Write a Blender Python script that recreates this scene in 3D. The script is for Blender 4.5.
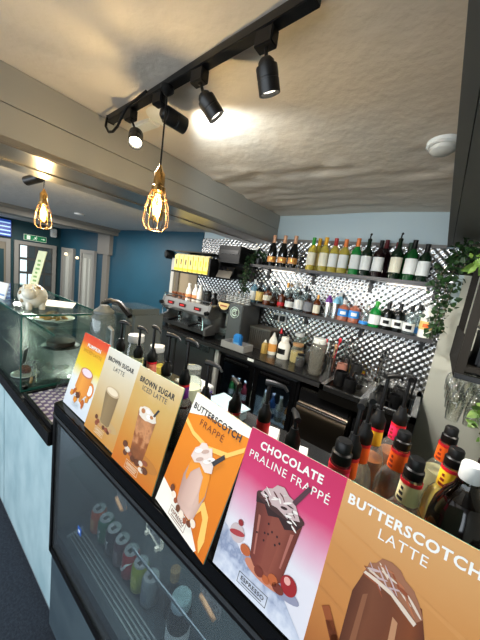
import bpy, bmesh, math, random
from math import sin, cos, pi, radians
from mathutils import Vector, Matrix
random.seed(7)
for o in list(bpy.data.objects): bpy.data.objects.remove(o, do_unlink=True)
SC = bpy.context.scene
COL = SC.collection
LIFT = 0.21            # everything is laid out with the camera at z 1.58; the finished scene is lifted so the floor is z 0

# ------------------------------------------------------------------ camera
cd = bpy.data.cameras.new('camera'); cam = bpy.data.objects.new('camera', cd); COL.objects.link(cam)
Rm = ((0.78522553, 0.20939347, -0.58273085), (0.60257982, -0.04176296, 0.79696513), (0.14254273, -0.97693921, -0.15896962))
cam.matrix_world = Matrix(((Rm[0][0], -Rm[0][1], -Rm[0][2], 0), (Rm[1][0], -Rm[1][1], -Rm[1][2], 0),
                           (Rm[2][0], -Rm[2][1], -Rm[2][2], 1.58), (0, 0, 0, 1)))
cd.sensor_fit = 'VERTICAL'; cd.sensor_height = 36.0; cd.lens = 267.163 * 36 / 640
cd.clip_start = 0.02; cd.clip_end = 60
SC.camera = cam

# ------------------------------------------------------------------ world, lights, exposure
w = bpy.data.worlds.new('daylight'); SC.world = w; w.use_nodes = True
w.node_tree.nodes['Background'].inputs[0].default_value = (0.75, 0.87, 1.0, 1)
w.node_tree.nodes['Background'].inputs[1].default_value = 1.0
SC.view_settings.view_transform = 'Standard'; SC.view_settings.look = 'None'
SC.view_settings.exposure = 0.25; SC.view_settings.gamma = 1; SC.view_settings.use_curve_mapping = False
SC.cycles.use_denoising = True
SC.cycles.max_bounces = 7; SC.cycles.transparent_max_bounces = 24; SC.cycles.glossy_bounces = 4
SC.cycles.sample_clamp_indirect = 4.0; SC.cycles.caustics_reflective = False; SC.cycles.caustics_refractive = False

def lamp(name, kind, loc, energy, color=(1, 1, 1), rot=(0, 0, 0), **kw):
    l = bpy.data.lights.new(name, kind); l.energy = energy; l.color = color
    for k, v in kw.items(): setattr(l, k, v)
    o = bpy.data.objects.new(name, l); COL.objects.link(o); o.location = loc; o.rotation_euler = rot
    return o
def aim(o, target):
    d = Vector(target) - o.location
    o.rotation_euler = d.to_track_quat('-Z', 'Y').to_euler()
# daylight through the shop front windows behind the camera
lamp('window_daylight', 'AREA', (-1.9, -2.55, 1.25), 112, (0.86, 0.94, 1.0), (pi/2, 0, 0), shape='RECTANGLE', size=6.2, size_y=1.7)
# hall lamp at its ceiling fitting, plus three added fill lamps
lamp('soffit_fill_light', 'AREA', (0.55, 1.0, 1.985), 14, (1.0, 0.92, 0.8), (0, 0, 0), shape='DISK', size=0.12)  # unseen lamp added to brighten the glass rack and nearby bottles
lamp('station_fill_light', 'AREA', (-2.3, 1.35, 2.045), 20, (1.0, 0.94, 0.86), (0, 0, 0), shape='DISK', size=0.12)  # added fill without a fitting, brightens the coffee station
lamp('hall_downlight', 'AREA', (-3.8, 1.5, 2.03), 40, (1.0, 0.93, 0.85), (0, 0, 0), shape='DISK', size=0.35)
lamp('corridor_fill_light', 'AREA', (-6.2, 1.6, 1.98), 16, (1.0, 0.93, 0.85), (0, 0, 0), shape='DISK', size=0.35)  # added ceiling fill for the far hall, no fitting there

# ------------------------------------------------------------------ materials
def lin(c):
    r = []
    for v in c[:3]:
        v /= 255.0
        r.append(v / 12.92 if v <= 0.04045 else ((v + 0.055) / 1.055) ** 2.4)
    return (*r, 1.0)
MATS = {}
def M(name, rgb=(128, 128, 128), rough=0.5, metal=0.0, noise=None, bump=None, emit=None, coat=0.0, spec=0.5):
    if name in MATS: return MATS[name]
    m = bpy.data.materials.new(name); m.use_nodes = True; MATS[name] = m
    nt = m.node_tree; b = nt.nodes['Principled BSDF']
    b.inputs['Base Color'].default_value = lin(rgb); b.inputs['Roughness'].default_value = rough
    b.inputs['Metallic'].default_value = metal; b.inputs['Coat Weight'].default_value = coat
    b.inputs['Specular IOR Level'].default_value = spec
    if noise or bump:
        tc = nt.nodes.new('ShaderNodeTexCoord')
    if noise:                      # (scale, second colour, stretch)
        n = nt.nodes.new('ShaderNodeTexNoise'); n.inputs['Scale'].default_value = noise[0]; n.inputs['Detail'].default_value = 6
        mp = nt.nodes.new('ShaderNodeMapping'); mp.inputs['Scale'].default_value = noise[2] if len(noise) > 2 else (1, 1, 1)
        nt.links.new(tc.outputs['Object'], mp.inputs[0]); nt.links.new(mp.outputs[0], n.inputs['Vector'])
        r = nt.nodes.new('ShaderNodeValToRGB'); r.color_ramp.elements[0].position = 0.38; r.color_ramp.elements[1].position = 0.66
        r.color_ramp.elements[0].color = lin(rgb); r.color_ramp.elements[1].color = lin(noise[1])
        nt.links.new(n.outputs['Fac'], r.inputs[0]); nt.links.new(r.outputs[0], b.inputs['Base Color'])
    if bump:                       # (scale, strength, distance)
        n = nt.nodes.new('ShaderNodeTexNoise'); n.inputs['Scale'].default_value = bump[0]; n.inputs['Detail'].default_value = 5
        nt.links.new(tc.outputs['Object'], n.inputs['Vector'])
        bp = nt.nodes.new('ShaderNodeBump'); bp.inputs['Strength'].default_value = bump[1]; bp.inputs['Distance'].default_value = bump[2]
        nt.links.new(n.outputs['Fac'], bp.inputs['Height']); nt.links.new(bp.outputs[0], b.inputs['Normal'])
    if emit:
        b.inputs['Emission Color'].default_value = lin(emit[0]); b.inputs['Emission Strength'].default_value = emit[1]
    return m
def glassy(name, rgb, facing=0.35, rough=0.03, opacity=0.0, power=3.2):
    """thin clear or tinted glass: see-through, with reflections growing towards the rim"""
    if name in MATS: return MATS[name]
    m = bpy.data.materials.new(name); m.use_nodes = True; MATS[name] = m
    nt = m.node_tree; nt.nodes.clear()
    out = nt.nodes.new('ShaderNodeOutputMaterial'); t = nt.nodes.new('ShaderNodeBsdfTransparent'); t.inputs[0].default_value = lin(rgb)
    p = nt.nodes.new('ShaderNodeBsdfPrincipled'); p.inputs['Base Color'].default_value = lin(rgb); p.inputs['Roughness'].default_value = rough
    base = t
    if opacity > 0:
        mx0 = nt.nodes.new('ShaderNodeMixShader'); mx0.inputs[0].default_value = opacity
        nt.links.new(t.outputs[0], mx0.inputs[1]); nt.links.new(p.outputs[0], mx0.inputs[2]); base = mx0
    g = nt.nodes.new('ShaderNodeBsdfGlossy'); g.inputs['Roughness'].default_value = rough
    g.inputs[0].default_value = (0.95, 0.97, 0.97, 1)
    lw = nt.nodes.new('ShaderNodeLayerWeight'); lw.inputs[0].default_value = 0.5
    pw = nt.nodes.new('ShaderNodeMath'); pw.operation = 'POWER'; pw.inputs[1].default_value = power
    ma = nt.nodes.new('ShaderNodeMath'); ma.operation = 'MULTIPLY_ADD'; ma.inputs[1].default_value = min(0.95, facing * 2.2); ma.inputs[2].default_value = 0.035
    nt.links.new(lw.outputs['Facing'], pw.inputs[0]); nt.links.new(pw.outputs[0], ma.inputs[0])
    mx = nt.nodes.new('ShaderNodeMixShader')
    nt.links.new(ma.outputs[0], mx.inputs[0]); nt.links.new(base.outputs[0], mx.inputs[1]); nt.links.new(g.outputs[0], mx.inputs[2])
    nt.links.new(mx.outputs[0], out.inputs[0])
    return m
def gradient(name, stops, axis=2, length=0.297, noise=0.0, nscale=9.0, rough=0.55):
    """printed colour wash along a local axis of the sheet"""
    m = bpy.data.materials.new(name); m.use_nodes = True; nt = m.node_tree; b = nt.nodes['Principled BSDF']
    b.inputs['Roughness'].default_value = rough; b.inputs['Specular IOR Level'].default_value = 0.25
    tc = nt.nodes.new('ShaderNodeTexCoord'); sp = nt.nodes.new('ShaderNodeSeparateXYZ'); nt.links.new(tc.outputs['Object'], sp.inputs[0])
    mul = nt.nodes.new('ShaderNodeMath'); mul.operation = 'MULTIPLY'; mul.inputs[1].default_value = 1 / length
    nt.links.new(sp.outputs[axis], mul.inputs[0]); src = mul.outputs[0]
    if noise:
        n = nt.nodes.new('ShaderNodeTexNoise'); n.inputs['Scale'].default_value = nscale; n.inputs['Detail'].default_value = 4
        nt.links.new(tc.outputs['Object'], n.inputs['Vector'])
        ma = nt.nodes.new('ShaderNodeMath'); ma.operation = 'MULTIPLY_ADD'; ma.inputs[1].default_value = noise; 
        sub = nt.nodes.new('ShaderNodeMath'); sub.operation = 'SUBTRACT'; sub.inputs[1].default_value = 0.5
        nt.links.new(n.outputs['Fac'], sub.inputs[0]); nt.links.new(sub.outputs[0], ma.inputs[0]); nt.links.new(src, ma.inputs[2]); src = ma.outputs[0]
    r = nt.nodes.new('ShaderNodeValToRGB'); cr = r.color_ramp
    while len(cr.elements) < len(stops): cr.elements.new(0.5)
    for e, (p, c) in zip(cr.elements, stops): e.position = p; e.color = lin(c)
    nt.links.new(src, r.inputs[0]); nt.links.new(r.outputs[0], b.inputs['Base Color'])
    return m

BLACK = M('black_plastic', (8, 8, 9), 0.42, spec=0.3); BLACKG = M('black_gloss', (9, 9, 10), 0.12); BLACKM = M('black_metal', (10, 10, 11), 0.4, 0.1)
STEEL = M('stainless_steel', (190, 190, 188), 0.25, 1.0); STEELB = M('brushed_steel', (150, 150, 148), 0.38, 1.0, bump=(60, 0.08, 0.002))
DSTEEL = M('dark_steel', (95, 92, 86), 0.3, 1.0)
WHITE = M('white_paint', (225, 226, 222), 0.5); PAPER = M('white_paper', (238, 238, 234), 0.6); CREAM = M('cream_paper', (228, 214, 170), 0.6)
GREYP = M('grey_paint', (120, 116, 108), 0.5); CLEAR = glassy('clear_glass', (251, 252, 251), 0.40); BRASS = M('brass', (190, 150, 90), 0.25, 1.0)
PANE = glassy('green_edge_pane', (244, 251, 248), 0.2); CHROME = M('chrome', (225, 225, 225), 0.08, 1.0)
SMOKE = glassy('smoked_glass', (70, 76, 78), 0.3); WOOD = M('pale_wood', (176, 134, 92), 0.5, noise=(18, (150, 108, 70), (1, 1, 6)))
RED = M('red_plastic', (190, 20, 36), 0.4); ORANGE = M('orange_label', (235, 98, 22), 0.5); YELLOW = M('yellow_label', (236, 190, 40), 0.5)
PINK = M('pink_label', (230, 40, 92), 0.5); PURPLE = M('purple_plastic', (104, 36, 128), 0.4); BLUE = M('bright_blue', (40, 130, 205), 0.45)
GOLD = M('gold_foil', (205, 150, 78), 0.3, 0.9); DARKTXT = M('dark_ink', (26, 24, 30), 0.6); WHITETXT = M('white_ink', (250, 246, 238), 0.5)

# ------------------------------------------------------------------ geometry helpers
class MB:
    def __init__(s): s.bm = bmesh.new()
    def box(s, x0, x1, y0, y1, z0, z1, bev=0.0):
        r = bmesh.ops.create_cube(s.bm, size=1)
        for v in r['verts']:
            v.co = Vector(((x0 + x1) / 2 + v.co.x * (x1 - x0), (y0 + y1) / 2 + v.co.y * (y1 - y0), (z0 + z1) / 2 + v.co.z * (z1 - z0)))
        if bev > 0:
            es = list({e for v in r['verts'] for e in v.link_edges})
            bmesh.ops.bevel(s.bm, geom=es, offset=bev, segments=2, affect='EDGES')
        return s
    def lathe(s, prof, c=(0, 0, 0), n=20, a0=0.0, a1=2 * pi, ax=None):
        full = abs(a1 - a0) >= 2 * pi - 1e-6; k = n if full else n + 1
        Mx = Matrix.Identity(3)
        if ax is not None: Mx = Vector(ax).normalized().to_track_quat('Z', 'Y').to_matrix()
        rings = []
        for r, z in prof:
            if r < 1e-6: rings.append([s.bm.verts.new(Mx @ Vector((0, 0, z)) + Vector(c))])
            else:
                rings.append([s.bm.verts.new(Mx @ Vector((r * cos(a0 + (a1 - a0) * i / n), r * sin(a0 + (a1 - a0) * i / n), z)) + Vector(c)) for i in range(k)])
        for A, B in zip(rings, rings[1:]):
            for i in range(n):
                j = (i + 1) % k
                if len(A) == 1 and len(B) == 1: continue
                if len(A) == 1: s.bm.faces.new((A[0], B[j], B[i]))
                elif len(B) == 1: s.bm.faces.new((A[i], A[j], B[0]))
                else: s.bm.faces.new((A[i], A[j], B[j], B[i]))
        return s
    def cyl(s, p, q, r, r2=None, n=14):
        p, q = Vector(p), Vector(q); L = (q - p).length; r2 = r if r2 is None else r2
        return s.lathe([(0, 0), (r, 0), (r2, L), (0, L)], p, n, ax=(q - p))
    def tube(s, pts, r, n=8, cap=True):
        pts = [Vector(p) for p in pts]; rings = []; up = Vector((0.13, 0.31, 0.94))
        for i, p in enumerate(pts):
            d = (pts[min(i + 1, len(pts) - 1)] - pts[max(i - 1, 0)]).normalized()
            a = d.cross(up)
            if a.length < 1e-3: a = d.cross(Vector((1, 0, 0)))
            a.normalize(); b = d.cross(a); rr = r[i] if isinstance(r, (list, tuple)) else r
            rings.append([s.bm.verts.new(p + rr * (cos(2 * pi * k / n) * a + sin(2 * pi * k / n) * b)) for k in range(n)])
        for A, B in zip(rings, rings[1:]):
            for k in range(n): s.bm.faces.new((A[k], A[(k + 1) % n], B[(k + 1) % n], B[k]))
        if cap: s.bm.faces.new(rings[0][::-1]); s.bm.faces.new(rings[-1])
        return s
    def ball(s, c, r, sc=(1, 1, 1), n=12):
        g = bmesh.ops.create_uvsphere(s.bm, u_segments=n, v_segments=max(6, n * 2 // 3), radius=r)
        for v in g['verts']: v.co = Vector((v.co.x * sc[0], v.co.y * sc[1], v.co.z * sc[2])) + Vector(c)
        return s
    def poly(s, pts):
        s.bm.faces.new([s.bm.verts.new(Vector(p)) for p in pts]); return s
    def prism(s, pts, d):
        """polygon pts pushed along vector d"""
        d = Vector(d); A = [s.bm.verts.new(Vector(p)) for p in pts]; B = [s.bm.verts.new(Vector(p) + d) for p in pts]
        s.bm.faces.new(A[::-1]); s.bm.faces.new(B)
        for i in range(len(A)): j = (i + 1) % len(A); s.bm.faces.new((A[i], A[j], B[j], B[i]))
        return s
    def build(s, name, mat, parent=None, smooth=True, loc=None):
        bmesh.ops.recalc_face_normals(s.bm, faces=s.bm.faces[:])
        me = bpy.data.meshes.new(name); s.bm.to_mesh(me); s.bm.free()
        if smooth:
            for p in me.polygons: p.use_smooth = True
            try: me.set_sharp_from_angle(angle=radians(38))
            except Exception: pass
        me.materials.append(mat)
        o = bpy.data.objects.new(name, me); COL.objects.link(o)
        if parent is not None: o.parent = parent
        if loc is not None: o.location = loc
        return o
def tag(o, label, cat, group=None):
    o['label'] = label; o['category'] = cat
    if group: o['group'] = group
    return o
def thing(name, label, cat, loc=(0, 0, 0), rz=0.0, group=None, rx=0.0):
    o = bpy.data.objects.new(name, None); COL.objects.link(o); o.empty_display_size = 0.05
    o.location = loc; o.rotation_euler = (rx, 0, rz)
    return tag(o, label, cat, group)
def struct(name, mb, mat, parent=None, smooth=False):
    o = mb.build(name, mat, parent, smooth)
    if parent is None: o['kind'] = 'structure'
    return o
def dup(root, loc, label=None, rz=None):
    r = root.copy(); COL.objects.link(r); r.location = loc
    if rz is not None: r.rotation_euler.z = rz
    if label: r['label'] = label
    for ch in list(root.children):
        c = ch.copy(); COL.objects.link(c); c.parent = r
        for g in list(ch.children):
            d = g.copy(); COL.objects.link(d); d.parent = c
    return r
def text(name, s, mat, parent, loc, width=None, height=None, bold=0.0, rx=pi/2, rz=0.0, align='LEFT'):
    cu = bpy.data.curves.new(name, 'FONT'); cu.body = s; cu.size = 1.0; cu.offset = bold; cu.extrude = 0.0; cu.resolution_u = 3; cu.space_character = 1.12
    tmp = bpy.data.objects.new('tmp', cu); COL.objects.link(tmp)
    bpy.context.view_layer.update()
    me = bpy.data.meshes.new_from_object(tmp.evaluated_get(bpy.context.evaluated_depsgraph_get()))
    bpy.data.objects.remove(tmp, do_unlink=True)
    xs = [v.co.x for v in me.vertices]; ys = [v.co.y for v in me.vertices]
    sx = width / (max(xs) - min(xs)) if width else None; sy = height / 0.73 if height else sx
    if sx is None: sx = sy
    x0 = min(xs)
    for v in me.vertices: v.co.x = (v.co.x - x0) * sx; v.co.y *= sy
    me.materials.clear(); me.materials.append(mat)
    o = bpy.data.objects.new(name, me); COL.objects.link(o); o.location = loc; o.rotation_euler = (rx, 0, rz)
    if parent is not None: o.parent = parent
    return o

# ================================================================== SETTING
CEIL = 2.245; FLOOR = -LIFT; YB = 2.45
carpet = M('carpet', (44, 50, 60), 0.95, noise=(90, (58, 64, 74)), bump=(220, 0.5, 0.004))
plaster = M('rough_plaster', (226, 214, 198), 0.7, noise=(1.6, (218, 208, 194)), bump=(14, 0.4, 0.014))
plaster2 = M('hall_plaster', (214, 210, 204), 0.75, bump=(14, 0.4, 0.02))
beamp = M('beam_paint', (150, 148, 142), 0.55, bump=(5, 0.1, 0.01)); bulk = M('soffit_paint', (92, 91, 86), 0.6, bump=(7, 0.1, 0.01))
teal = M('teal_paint', (14, 66, 86), 0.55, noise=(2, (12, 60, 78))); teald = M('dark_teal_paint', (10, 58, 66), 0.6)
bluew = M('pale_blue_paint', (176, 192, 198), 0.6); creamw = M('cream_wall', (182, 182, 168), 0.6)
struct('floor', MB().box(-9.5, 1.8, -2.7, 3.2, FLOOR - 0.05, FLOOR), carpet)
# lumpy bar ceiling: a real relief, roughest near the back wall
def ceiling():
    b = bmesh.new(); nx, ny = 150, 170; x0, x1, y0, y1 = -1.55, 1.8, -2.7, 2.46
    rnd = random.Random(3)
    bl = [(rnd.uniform(x0, x1), rnd.uniform(1.35, 2.45), rnd.uniform(0.04, 0.16), rnd.uniform(0.02, 0.05), rnd.uniform(-0.012, 0.012)) for _ in range(190)]
    vs = []
    for j in range(ny + 1):
        y = y0 + (y1 - y0) * j / ny
        for i in range(nx + 1):
            x = x0 + (x1 - x0) * i / nx
            z = CEIL + 0.006 * sin(2.3 * x + 1.1 * y) + 0.004 * sin(5.1 * x - 3.3 * y)
            if y > 1.1:
                for bx, by, rx, ry, a in bl:
                    d = ((x - bx) / rx) ** 2 + ((y - by) / ry) ** 2
                    if d < 6: z += a * math.exp(-d)
            vs.append(b.verts.new((x, y, z)))
    for j in range(ny):
        for i in range(nx):
            k = j * (nx + 1) + i
            b.faces.new((vs[k], vs[k + 1], vs[k + nx + 2], vs[k + nx + 1]))
    m = MB(); m.bm.free(); m.bm = b
    m.box(x0, x1, y0, y1, CEIL + 0.03, CEIL + 0.08)
    o = struct('ceiling', m, plaster, smooth=True)
ceiling()
struct('ceiling_hall', MB().box(-9.5, -1.55, -2.7, 3.2, 2.06, 2.12), plaster2)
struct('wall_back', MB().box(-9.5, -2.54, YB, YB + 0.1, FLOOR, 2.06), teal)
struct('wall_back_bar', MB().box(-2.54, 1.8, YB + 0.012, YB + 0.1, FLOOR, 2.3), bluew)
struct('wall_right', MB().box(1.7, 1.8, -2.7, YB, FLOOR, 2.3), creamw)
struct('wall_left', MB().box(-7.2, -7.1, -2.7, YB, FLOOR, 2.06), teald)
# shop front behind the camera with big window openings
fr = MB().box(-7.1, 1.7, -2.7, -2.6, FLOOR, 0.3).box(-7.1, 1.7, -2.7, -2.6, 2.02, 2.3)
for x in (-7.1, -4.3, -1.2, 1.6): fr.box(x - 0.05, x + 0.1, -2.7, -2.6, 0.3, 2.02)
struct('wall_front', fr, GREYP)
# boxed beam between bar and hall, two boards with a shadow gap; glossy metal strip underneath
struct('trim_1', MB().box(-1.91, -1.48, -2.7, YB, 2.105, 2.24).box(-1.91, -1.48, -2.7, YB, 1.985, 2.1).box(-1.9, -1.488, -2.7, YB, 1.98, 2.24), beamp)
struct('trim_2', MB().box(-1.91, -1.476, -2.7, YB, 1.955, 1.985, 0.006).box(-1.86, -1.72, -2.7, YB, 1.948, 1.96), M('beam_strip', (150, 146, 140), 0.28, 0.75))
struct('trim_3', MB().box(-4.9, -4.6, -2.7, YB, 1.955, 2.06).box(-4.6, -4.55, -2.7, YB, 2.02, 2.06), GREYP)
# soffit over the customer side on the right
struct('trim_4', MB().box(-0.06, -0.031, -2.7, YB + .01, 2.0, 2.3).box(-0.029, 1.7, -2.7, YB + .01, 2.001, 2.3), bulk)
struct('trim_5', MB().box(-1.48, -0.06, YB - 0.02, YB + 0.02, 1.985, 2.01, 0.004), M('ledge_paint', (120, 116, 112), 0.5))
struct('trim_6', MB().box(-5.19, -4.76, 2.385, YB, 1.62, 2.05).box(-5.0, -4.83, 2.40, YB, FLOOR, 1.62), GREYP)
struct('trim_7', MB().box(0.03, 0.62, 2.36, YB + 0.02, FLOOR, 1.6).box(0.08, 0.62, 2.40, YB + 0.02, 1.6, 2.0), creamw)

# embossed metal tiles behind the bar: real relief of staggered domes
def tiles():
    b = bmesh.new(); P = 0.054; q = 6
    x0, x1, z0, z1 = -2.54, 0.03, 0.9, 1.985
    nx = int((x1 - x0) / P * q); nz = int((z1 - z0) / P * q * 1.0); vs = []
    for j in range(nz + 1):
        z = z0 + (z1 - z0) * j / nz
        for i in range(nx + 1):
            x = x0 + (x1 - x0) * i / nx
            best = 9
            for ox, oz in ((0, 0), (0.5, 0.5)):
                ux = x / P - ox; uz = z / (P * 1.0) - oz
                d = (ux - round(ux)) ** 2 + (uz - round(uz)) ** 2
                best = min(best, d)
            hgt = 0.011 * max(0.0, 1 - best / 0.25)
            vs.append(b.verts.new((x, YB - hgt, z)))
    for j in range(nz):
        for i in range(nx):
            k = j * (nx + 1) + i; b.faces.new((vs[k], vs[k + 1], vs[k + nx + 2], vs[k + nx + 1]))
    m = MB(); m.bm.free(); m.bm = b
    m.box(x0, x1, YB + 0.002, YB + 0.012, z0, z1)
    return m
struct('trim_8', tiles(), M('embossed_metal_tile', (168, 167, 165), 0.26, 1.0), smooth=True)

# hall doors and windows
def door(n, x0, x1, y, z1, leafmat, glass=True, axis='x', open_glow=None):
    r = bpy.data.objects.new('door_%d' % n, None); COL.objects.link(r); r['kind'] = 'structure'
    def bx(mb, a0, a1, d0, d1, z0, z2):
        return mb.box(a0, a1, d0, d1, z0, z2) if axis == 'x' else mb.box(d0, d1, a0, a1, z0, z2)
    s = -1 if axis == 'x' else 1
    d = lambda a, b: (y - b, y - a) if s < 0 else (y + a, y + b)
    f = MB(); bx(f, x0, x0 + .07, *d(0, .05), FLOOR, z1); bx(f, x1 - .07, x1, *d(0, .05), FLOOR, z1); bx(f, x0 + .07, x1 - .07, *d(0, .048), z1 - .07, z1 - .001)
    f.build('door_frame', M('door_frame_paint', (140, 138, 132), 0.5), r, False)
    l = MB(); bx(l, x0 + .07, x1 - .07, *d(0.005, .03), FLOOR, z1 - .07); l.build('door_leaf', leafmat, r, False)
    return r, d, bx
lf = M('door_leaf_paint', (150, 150, 142), 0.5); dk = M('door_dark', (60, 62, 60), 0.5)
r, d, bx = door(1, -6.89, -6.27, YB, 1.65, lf); m = MB(); bx(m, -6.66, -6.5, *d(.03, .04), 0.3, 1.5); m.build('door_panel', M('panel_light', (188, 190, 180), 0.5), r, False)
r, d, bx = door(2, -5.94, -5.33, YB, 1.66, lf); m = MB(); bx(m, -5.78, -5.66, *d(.03, .04), 0.3, 1.5); bx(m, -5.56, -5.5, *d(.03, .04), 0.3, 1.5); m.build('door_panel', M('panel_light', (188, 190, 180), 0.5), r, False)
r, d, bx = door(3, 1.62, 2.36, -7.1, 1.66, dk, axis='y')
for a in (1.72, 1.86, 2.02, 2.16):
    for zz in (0.75, 1.04, 1.33):
        m = MB(); bx(m, a, a + .11, *d(.03, .036), zz, zz + .24)
        m.build('door_pane', M('lit_door_pane', (190, 210, 215), 0.2, emit=((205, 225, 232), 0.9)) if a < 1.8 or (a < 1.9 and zz < 1) else M('dark_door_pane', (62, 74, 78), 0.15), r, False)
r, d, bx = door(4, 0.9, 1.56, -7.1, 1.66, M('beige_leaf', (128, 120, 104), 0.6), axis='y')
m = MB(); bx(m, 1.36, 1.46, *d(.03, .04), 0.4, 1.45); m.build('door_stripe', teald, r, False)

# ================================================================== COUNTERS
def slab(name, label, cat, parts, loc=(0, 0, 0)):
    t = thing(name, label, cat, loc)
    for n, mb, m in parts: mb.build(n, m, t)
    return t
washed = M('washed_board', (178, 203, 209), 0.6, noise=(7, (152, 182, 190), (1, 1, 0.6)), bump=(30, 0.08, 0.003))
# white serving counter on the left
XW = -1.175
t = thing('serving_counter', 'white washed board serving counter with black worktop left of the display fridge', 'counter', (0, 0, 0))
x = XW
for k in range(3):
    MB().box(x - 0.885, x - 0.004, 0.43, 0.455, FLOOR + 0.035, 0.765, 0.003).build('front_board', washed, t, False); x -= 0.89
MB().box(x, XW, 0.455, 1.0, FLOOR, 0.765).build('carcass', BLACK, t, False)
MB().box(x, XW, 0.436, 0.455, FLOOR, FLOOR + 0.035).build('plinth', M('plinth_grey', (120, 132, 138), 0.6), t, False)
MB().box(x - 0.02, XW, 0.385, 1.02, 0.765, 0.83, 0.004).build('worktop', M('black_worktop', (20, 20, 21), 0.25), t, False)

# chilled display fridge
t = thing('display_fridge', 'black framed glass fronted display fridge under the row of menu cards', 'fridge', (0, 0, 0))
FX0, FX1 = -1.165, 0.62
fin = M('fridge_lining', (100, 108, 113), 0.5); fst = M('fridge_panel', (92, 108, 116), 0.4, 0.35, noise=(6, (78, 94, 104)))
MB().box(FX0, FX1, 0.398, 0.75, 0.925, 0.97, 0.004).build('top', BLACKG, t, False)
MB().box(FX0, FX1, 0.396, 0.399, 0.912, 0.925).build('top_trim', STEEL, t, False)
f = MB(); f.box(FX0, FX0 + .022, 0.398, 0.42, 0.25, 0.93).box(FX1 - .022, FX1, 0.398, 0.42, 0.25, 0.93)
f.box(FX0, FX1, 0.398, 0.42, 0.25, 0.285).box(FX0, FX1, 0.40, 0.42, 0.895, 0.93)
f.build('door_frame', BLACK, t, False)
MB().box(FX0 + .022, FX1 - .022, 0.404, 0.408, 0.285, 0.9).build('front_glass', glassy('fridge_glass', (206, 214, 218), 0.22, 0.02, 0.06), t, False)  # faint opacity stands in for the haze of the reflected room
MB().box(FX0, FX1, 0.41, 0.43, FLOOR + 0.03, 0.25).build('base_panel', fst, t, False)
MB().box(FX0, FX1, 0.43, 0.75, FLOOR, 0.30).build('base', BLACK, t, False)
MB().box(FX0, FX0 + .012, 0.42, 0.75, 0.30, 0.93).build('side_panel', fin, t, False)
MB().box(FX1 - .012, FX1, 0.42, 0.75, 0.30, 0.93).build('side_panel', fin, t, False)
MB().box(FX0, FX1, 0.735, 0.75, 0.30, 0.93).build('back_panel', fin, t, False)
MB().box(FX0 + .012, FX1 - .012, 0.42, 0.735, 0.30, 0.345).build('deck', M('fridge_deck', (70, 82, 90), 0.4), t, False)
g = MB()
for k in range(5): g.box(-1.08, -0.12, 0.445 + k * 0.0125, 0.450 + k * 0.0125, 0.345, 0.352)
g.box(-1.09, -1.08, 0.44, 0.505, 0.345, 0.352)
g.build('air_grille', M('grille_bar', (176, 184, 186), 0.35, 0.6), t, False)
MB().box(FX0 + .012, FX1 - .012, 0.448, 0.735, 0.674, 0.68).build('glass_shelf', PANE, t, False)
MB().box(-.62, FX1 - .012, 0.444, 0.4475, 0.672, 0.682).build('shelf_edge', M('shelf_edge', (104, 120, 126), 0.4), t, False)
MB().box(-0.905, -0.88, 0.4025, 0.404, 0.545, 0.575).build('sticker', M('blue_sticker', (40, 96, 190), 0.5), t, False)
MB().box(-0.90, -0.886, 0.4018, 0.4026, 0.555, 0.565).build('sticker_mark', PAPER, t, False)

# bar worktop behind the fridge, level with its top
slab('bar_worktop', 'black bar worktop behind the display fridge holding the syrup bottles', 'worktop',
     [('top', MB().box(-1.165, 1.5, 0.752, 1.0, 0.925, 0.97, 0.003), M('black_worktop', (20, 20, 21), 0.25)),
      ('carcass', MB().box(-1.165, 1.5, 0.76, 0.96, FLOOR, 0.925), BLACK)])

# drink cans on the fridge deck
def can(name, label, x, y, z, m, mark, mm):
    t = thing(name, label, 'can', (x, y, z), 0.0, 'drink cans in the fridge')
    MB().lathe([(0, 0.002), (0.024, 0.0), (0.027, 0.004), (0.033, 0.012), (0.033, 0.098), (0.0265, 0.112)], n=22).build('body', m, t)
    MB().lathe([(0.0265, 0.112), (0.0268, 0.1155), (0.0245, 0.1155), (0.024, 0.1125), (0, 0.1125)], n=22).build('lid', M('can_lid', (196, 200, 202), .35, .35), t)
    MB().box(-0.008, 0.008, -0.013, 0.007, 0.113, 0.1145).build('ring_pull', STEEL, t, False)
    if mark == 'wave':
        mb = MB(); pts = []
        for k in range(13):
            a = radians(-150 + k * 10); pts.append((0.0333 * cos(a), 0.0333 * sin(a), 0.02 + 0.075 * k / 12 + 0.006 * sin(k * 0.9)))
        mb.tube(pts, [0.0012 + 0.0035 * sin(pi * k / 12) for k in range(13)], 6)
        mb.build('mark', mm, t)
    elif mark == 'letters':
        mb = MB()
        for k in range(3):
            a0 = radians(-140 + k * 26); mb.lathe([(0.0333, 0.035), (0.0335, 0.035), (0.0335, 0.075), (0.0333, 0.075)], n=4, a0=a0, a1=a0 + radians(7))
            mb.lathe([(0.0333, 0.068), (0.0335, 0.068), (0.0335, 0.075), (0.0333, 0.075)], n=4, a0=a0, a1=a0 + radians(18))
        mb.build('mark', mm, t)
    else:
        MB().lathe([(0.0333, 0.03), (0.0335, 0.03), (0.0335, 0.08), (0.0333, 0.08)], n=10, a0=radians(-150), a1=radians(-60)).build('mark', mm, t)
cans = [('orange fizzy drink can at the left end of the can row', (206, 92, 44), 'band', M('can_cream', (214, 150, 100), .4)),
        ('green drink can with pale letters, second from the left in the row', (16, 116, 84), 'letters', PAPER),
        ('black drink can with white letters beside the green can', (44, 44, 54), 'letters', PAPER),
        ('dull plum coloured can between the black can and the red can', (96, 58, 66), 'band', M('can_grey', (130, 110, 112), .4)),
        ('red drink can with a white wave in the fridge', (190, 24, 38), 'wave', PAPER),
        ('lime yellow drink can beside the silver can', (176, 186, 40), 'band', M('can_lime', (206, 206, 90), .4)),
        ('silver drink can at the right end of the can row', (150, 158, 162), 'band', M('can_silver', (120, 130, 140), .4))]
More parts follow.
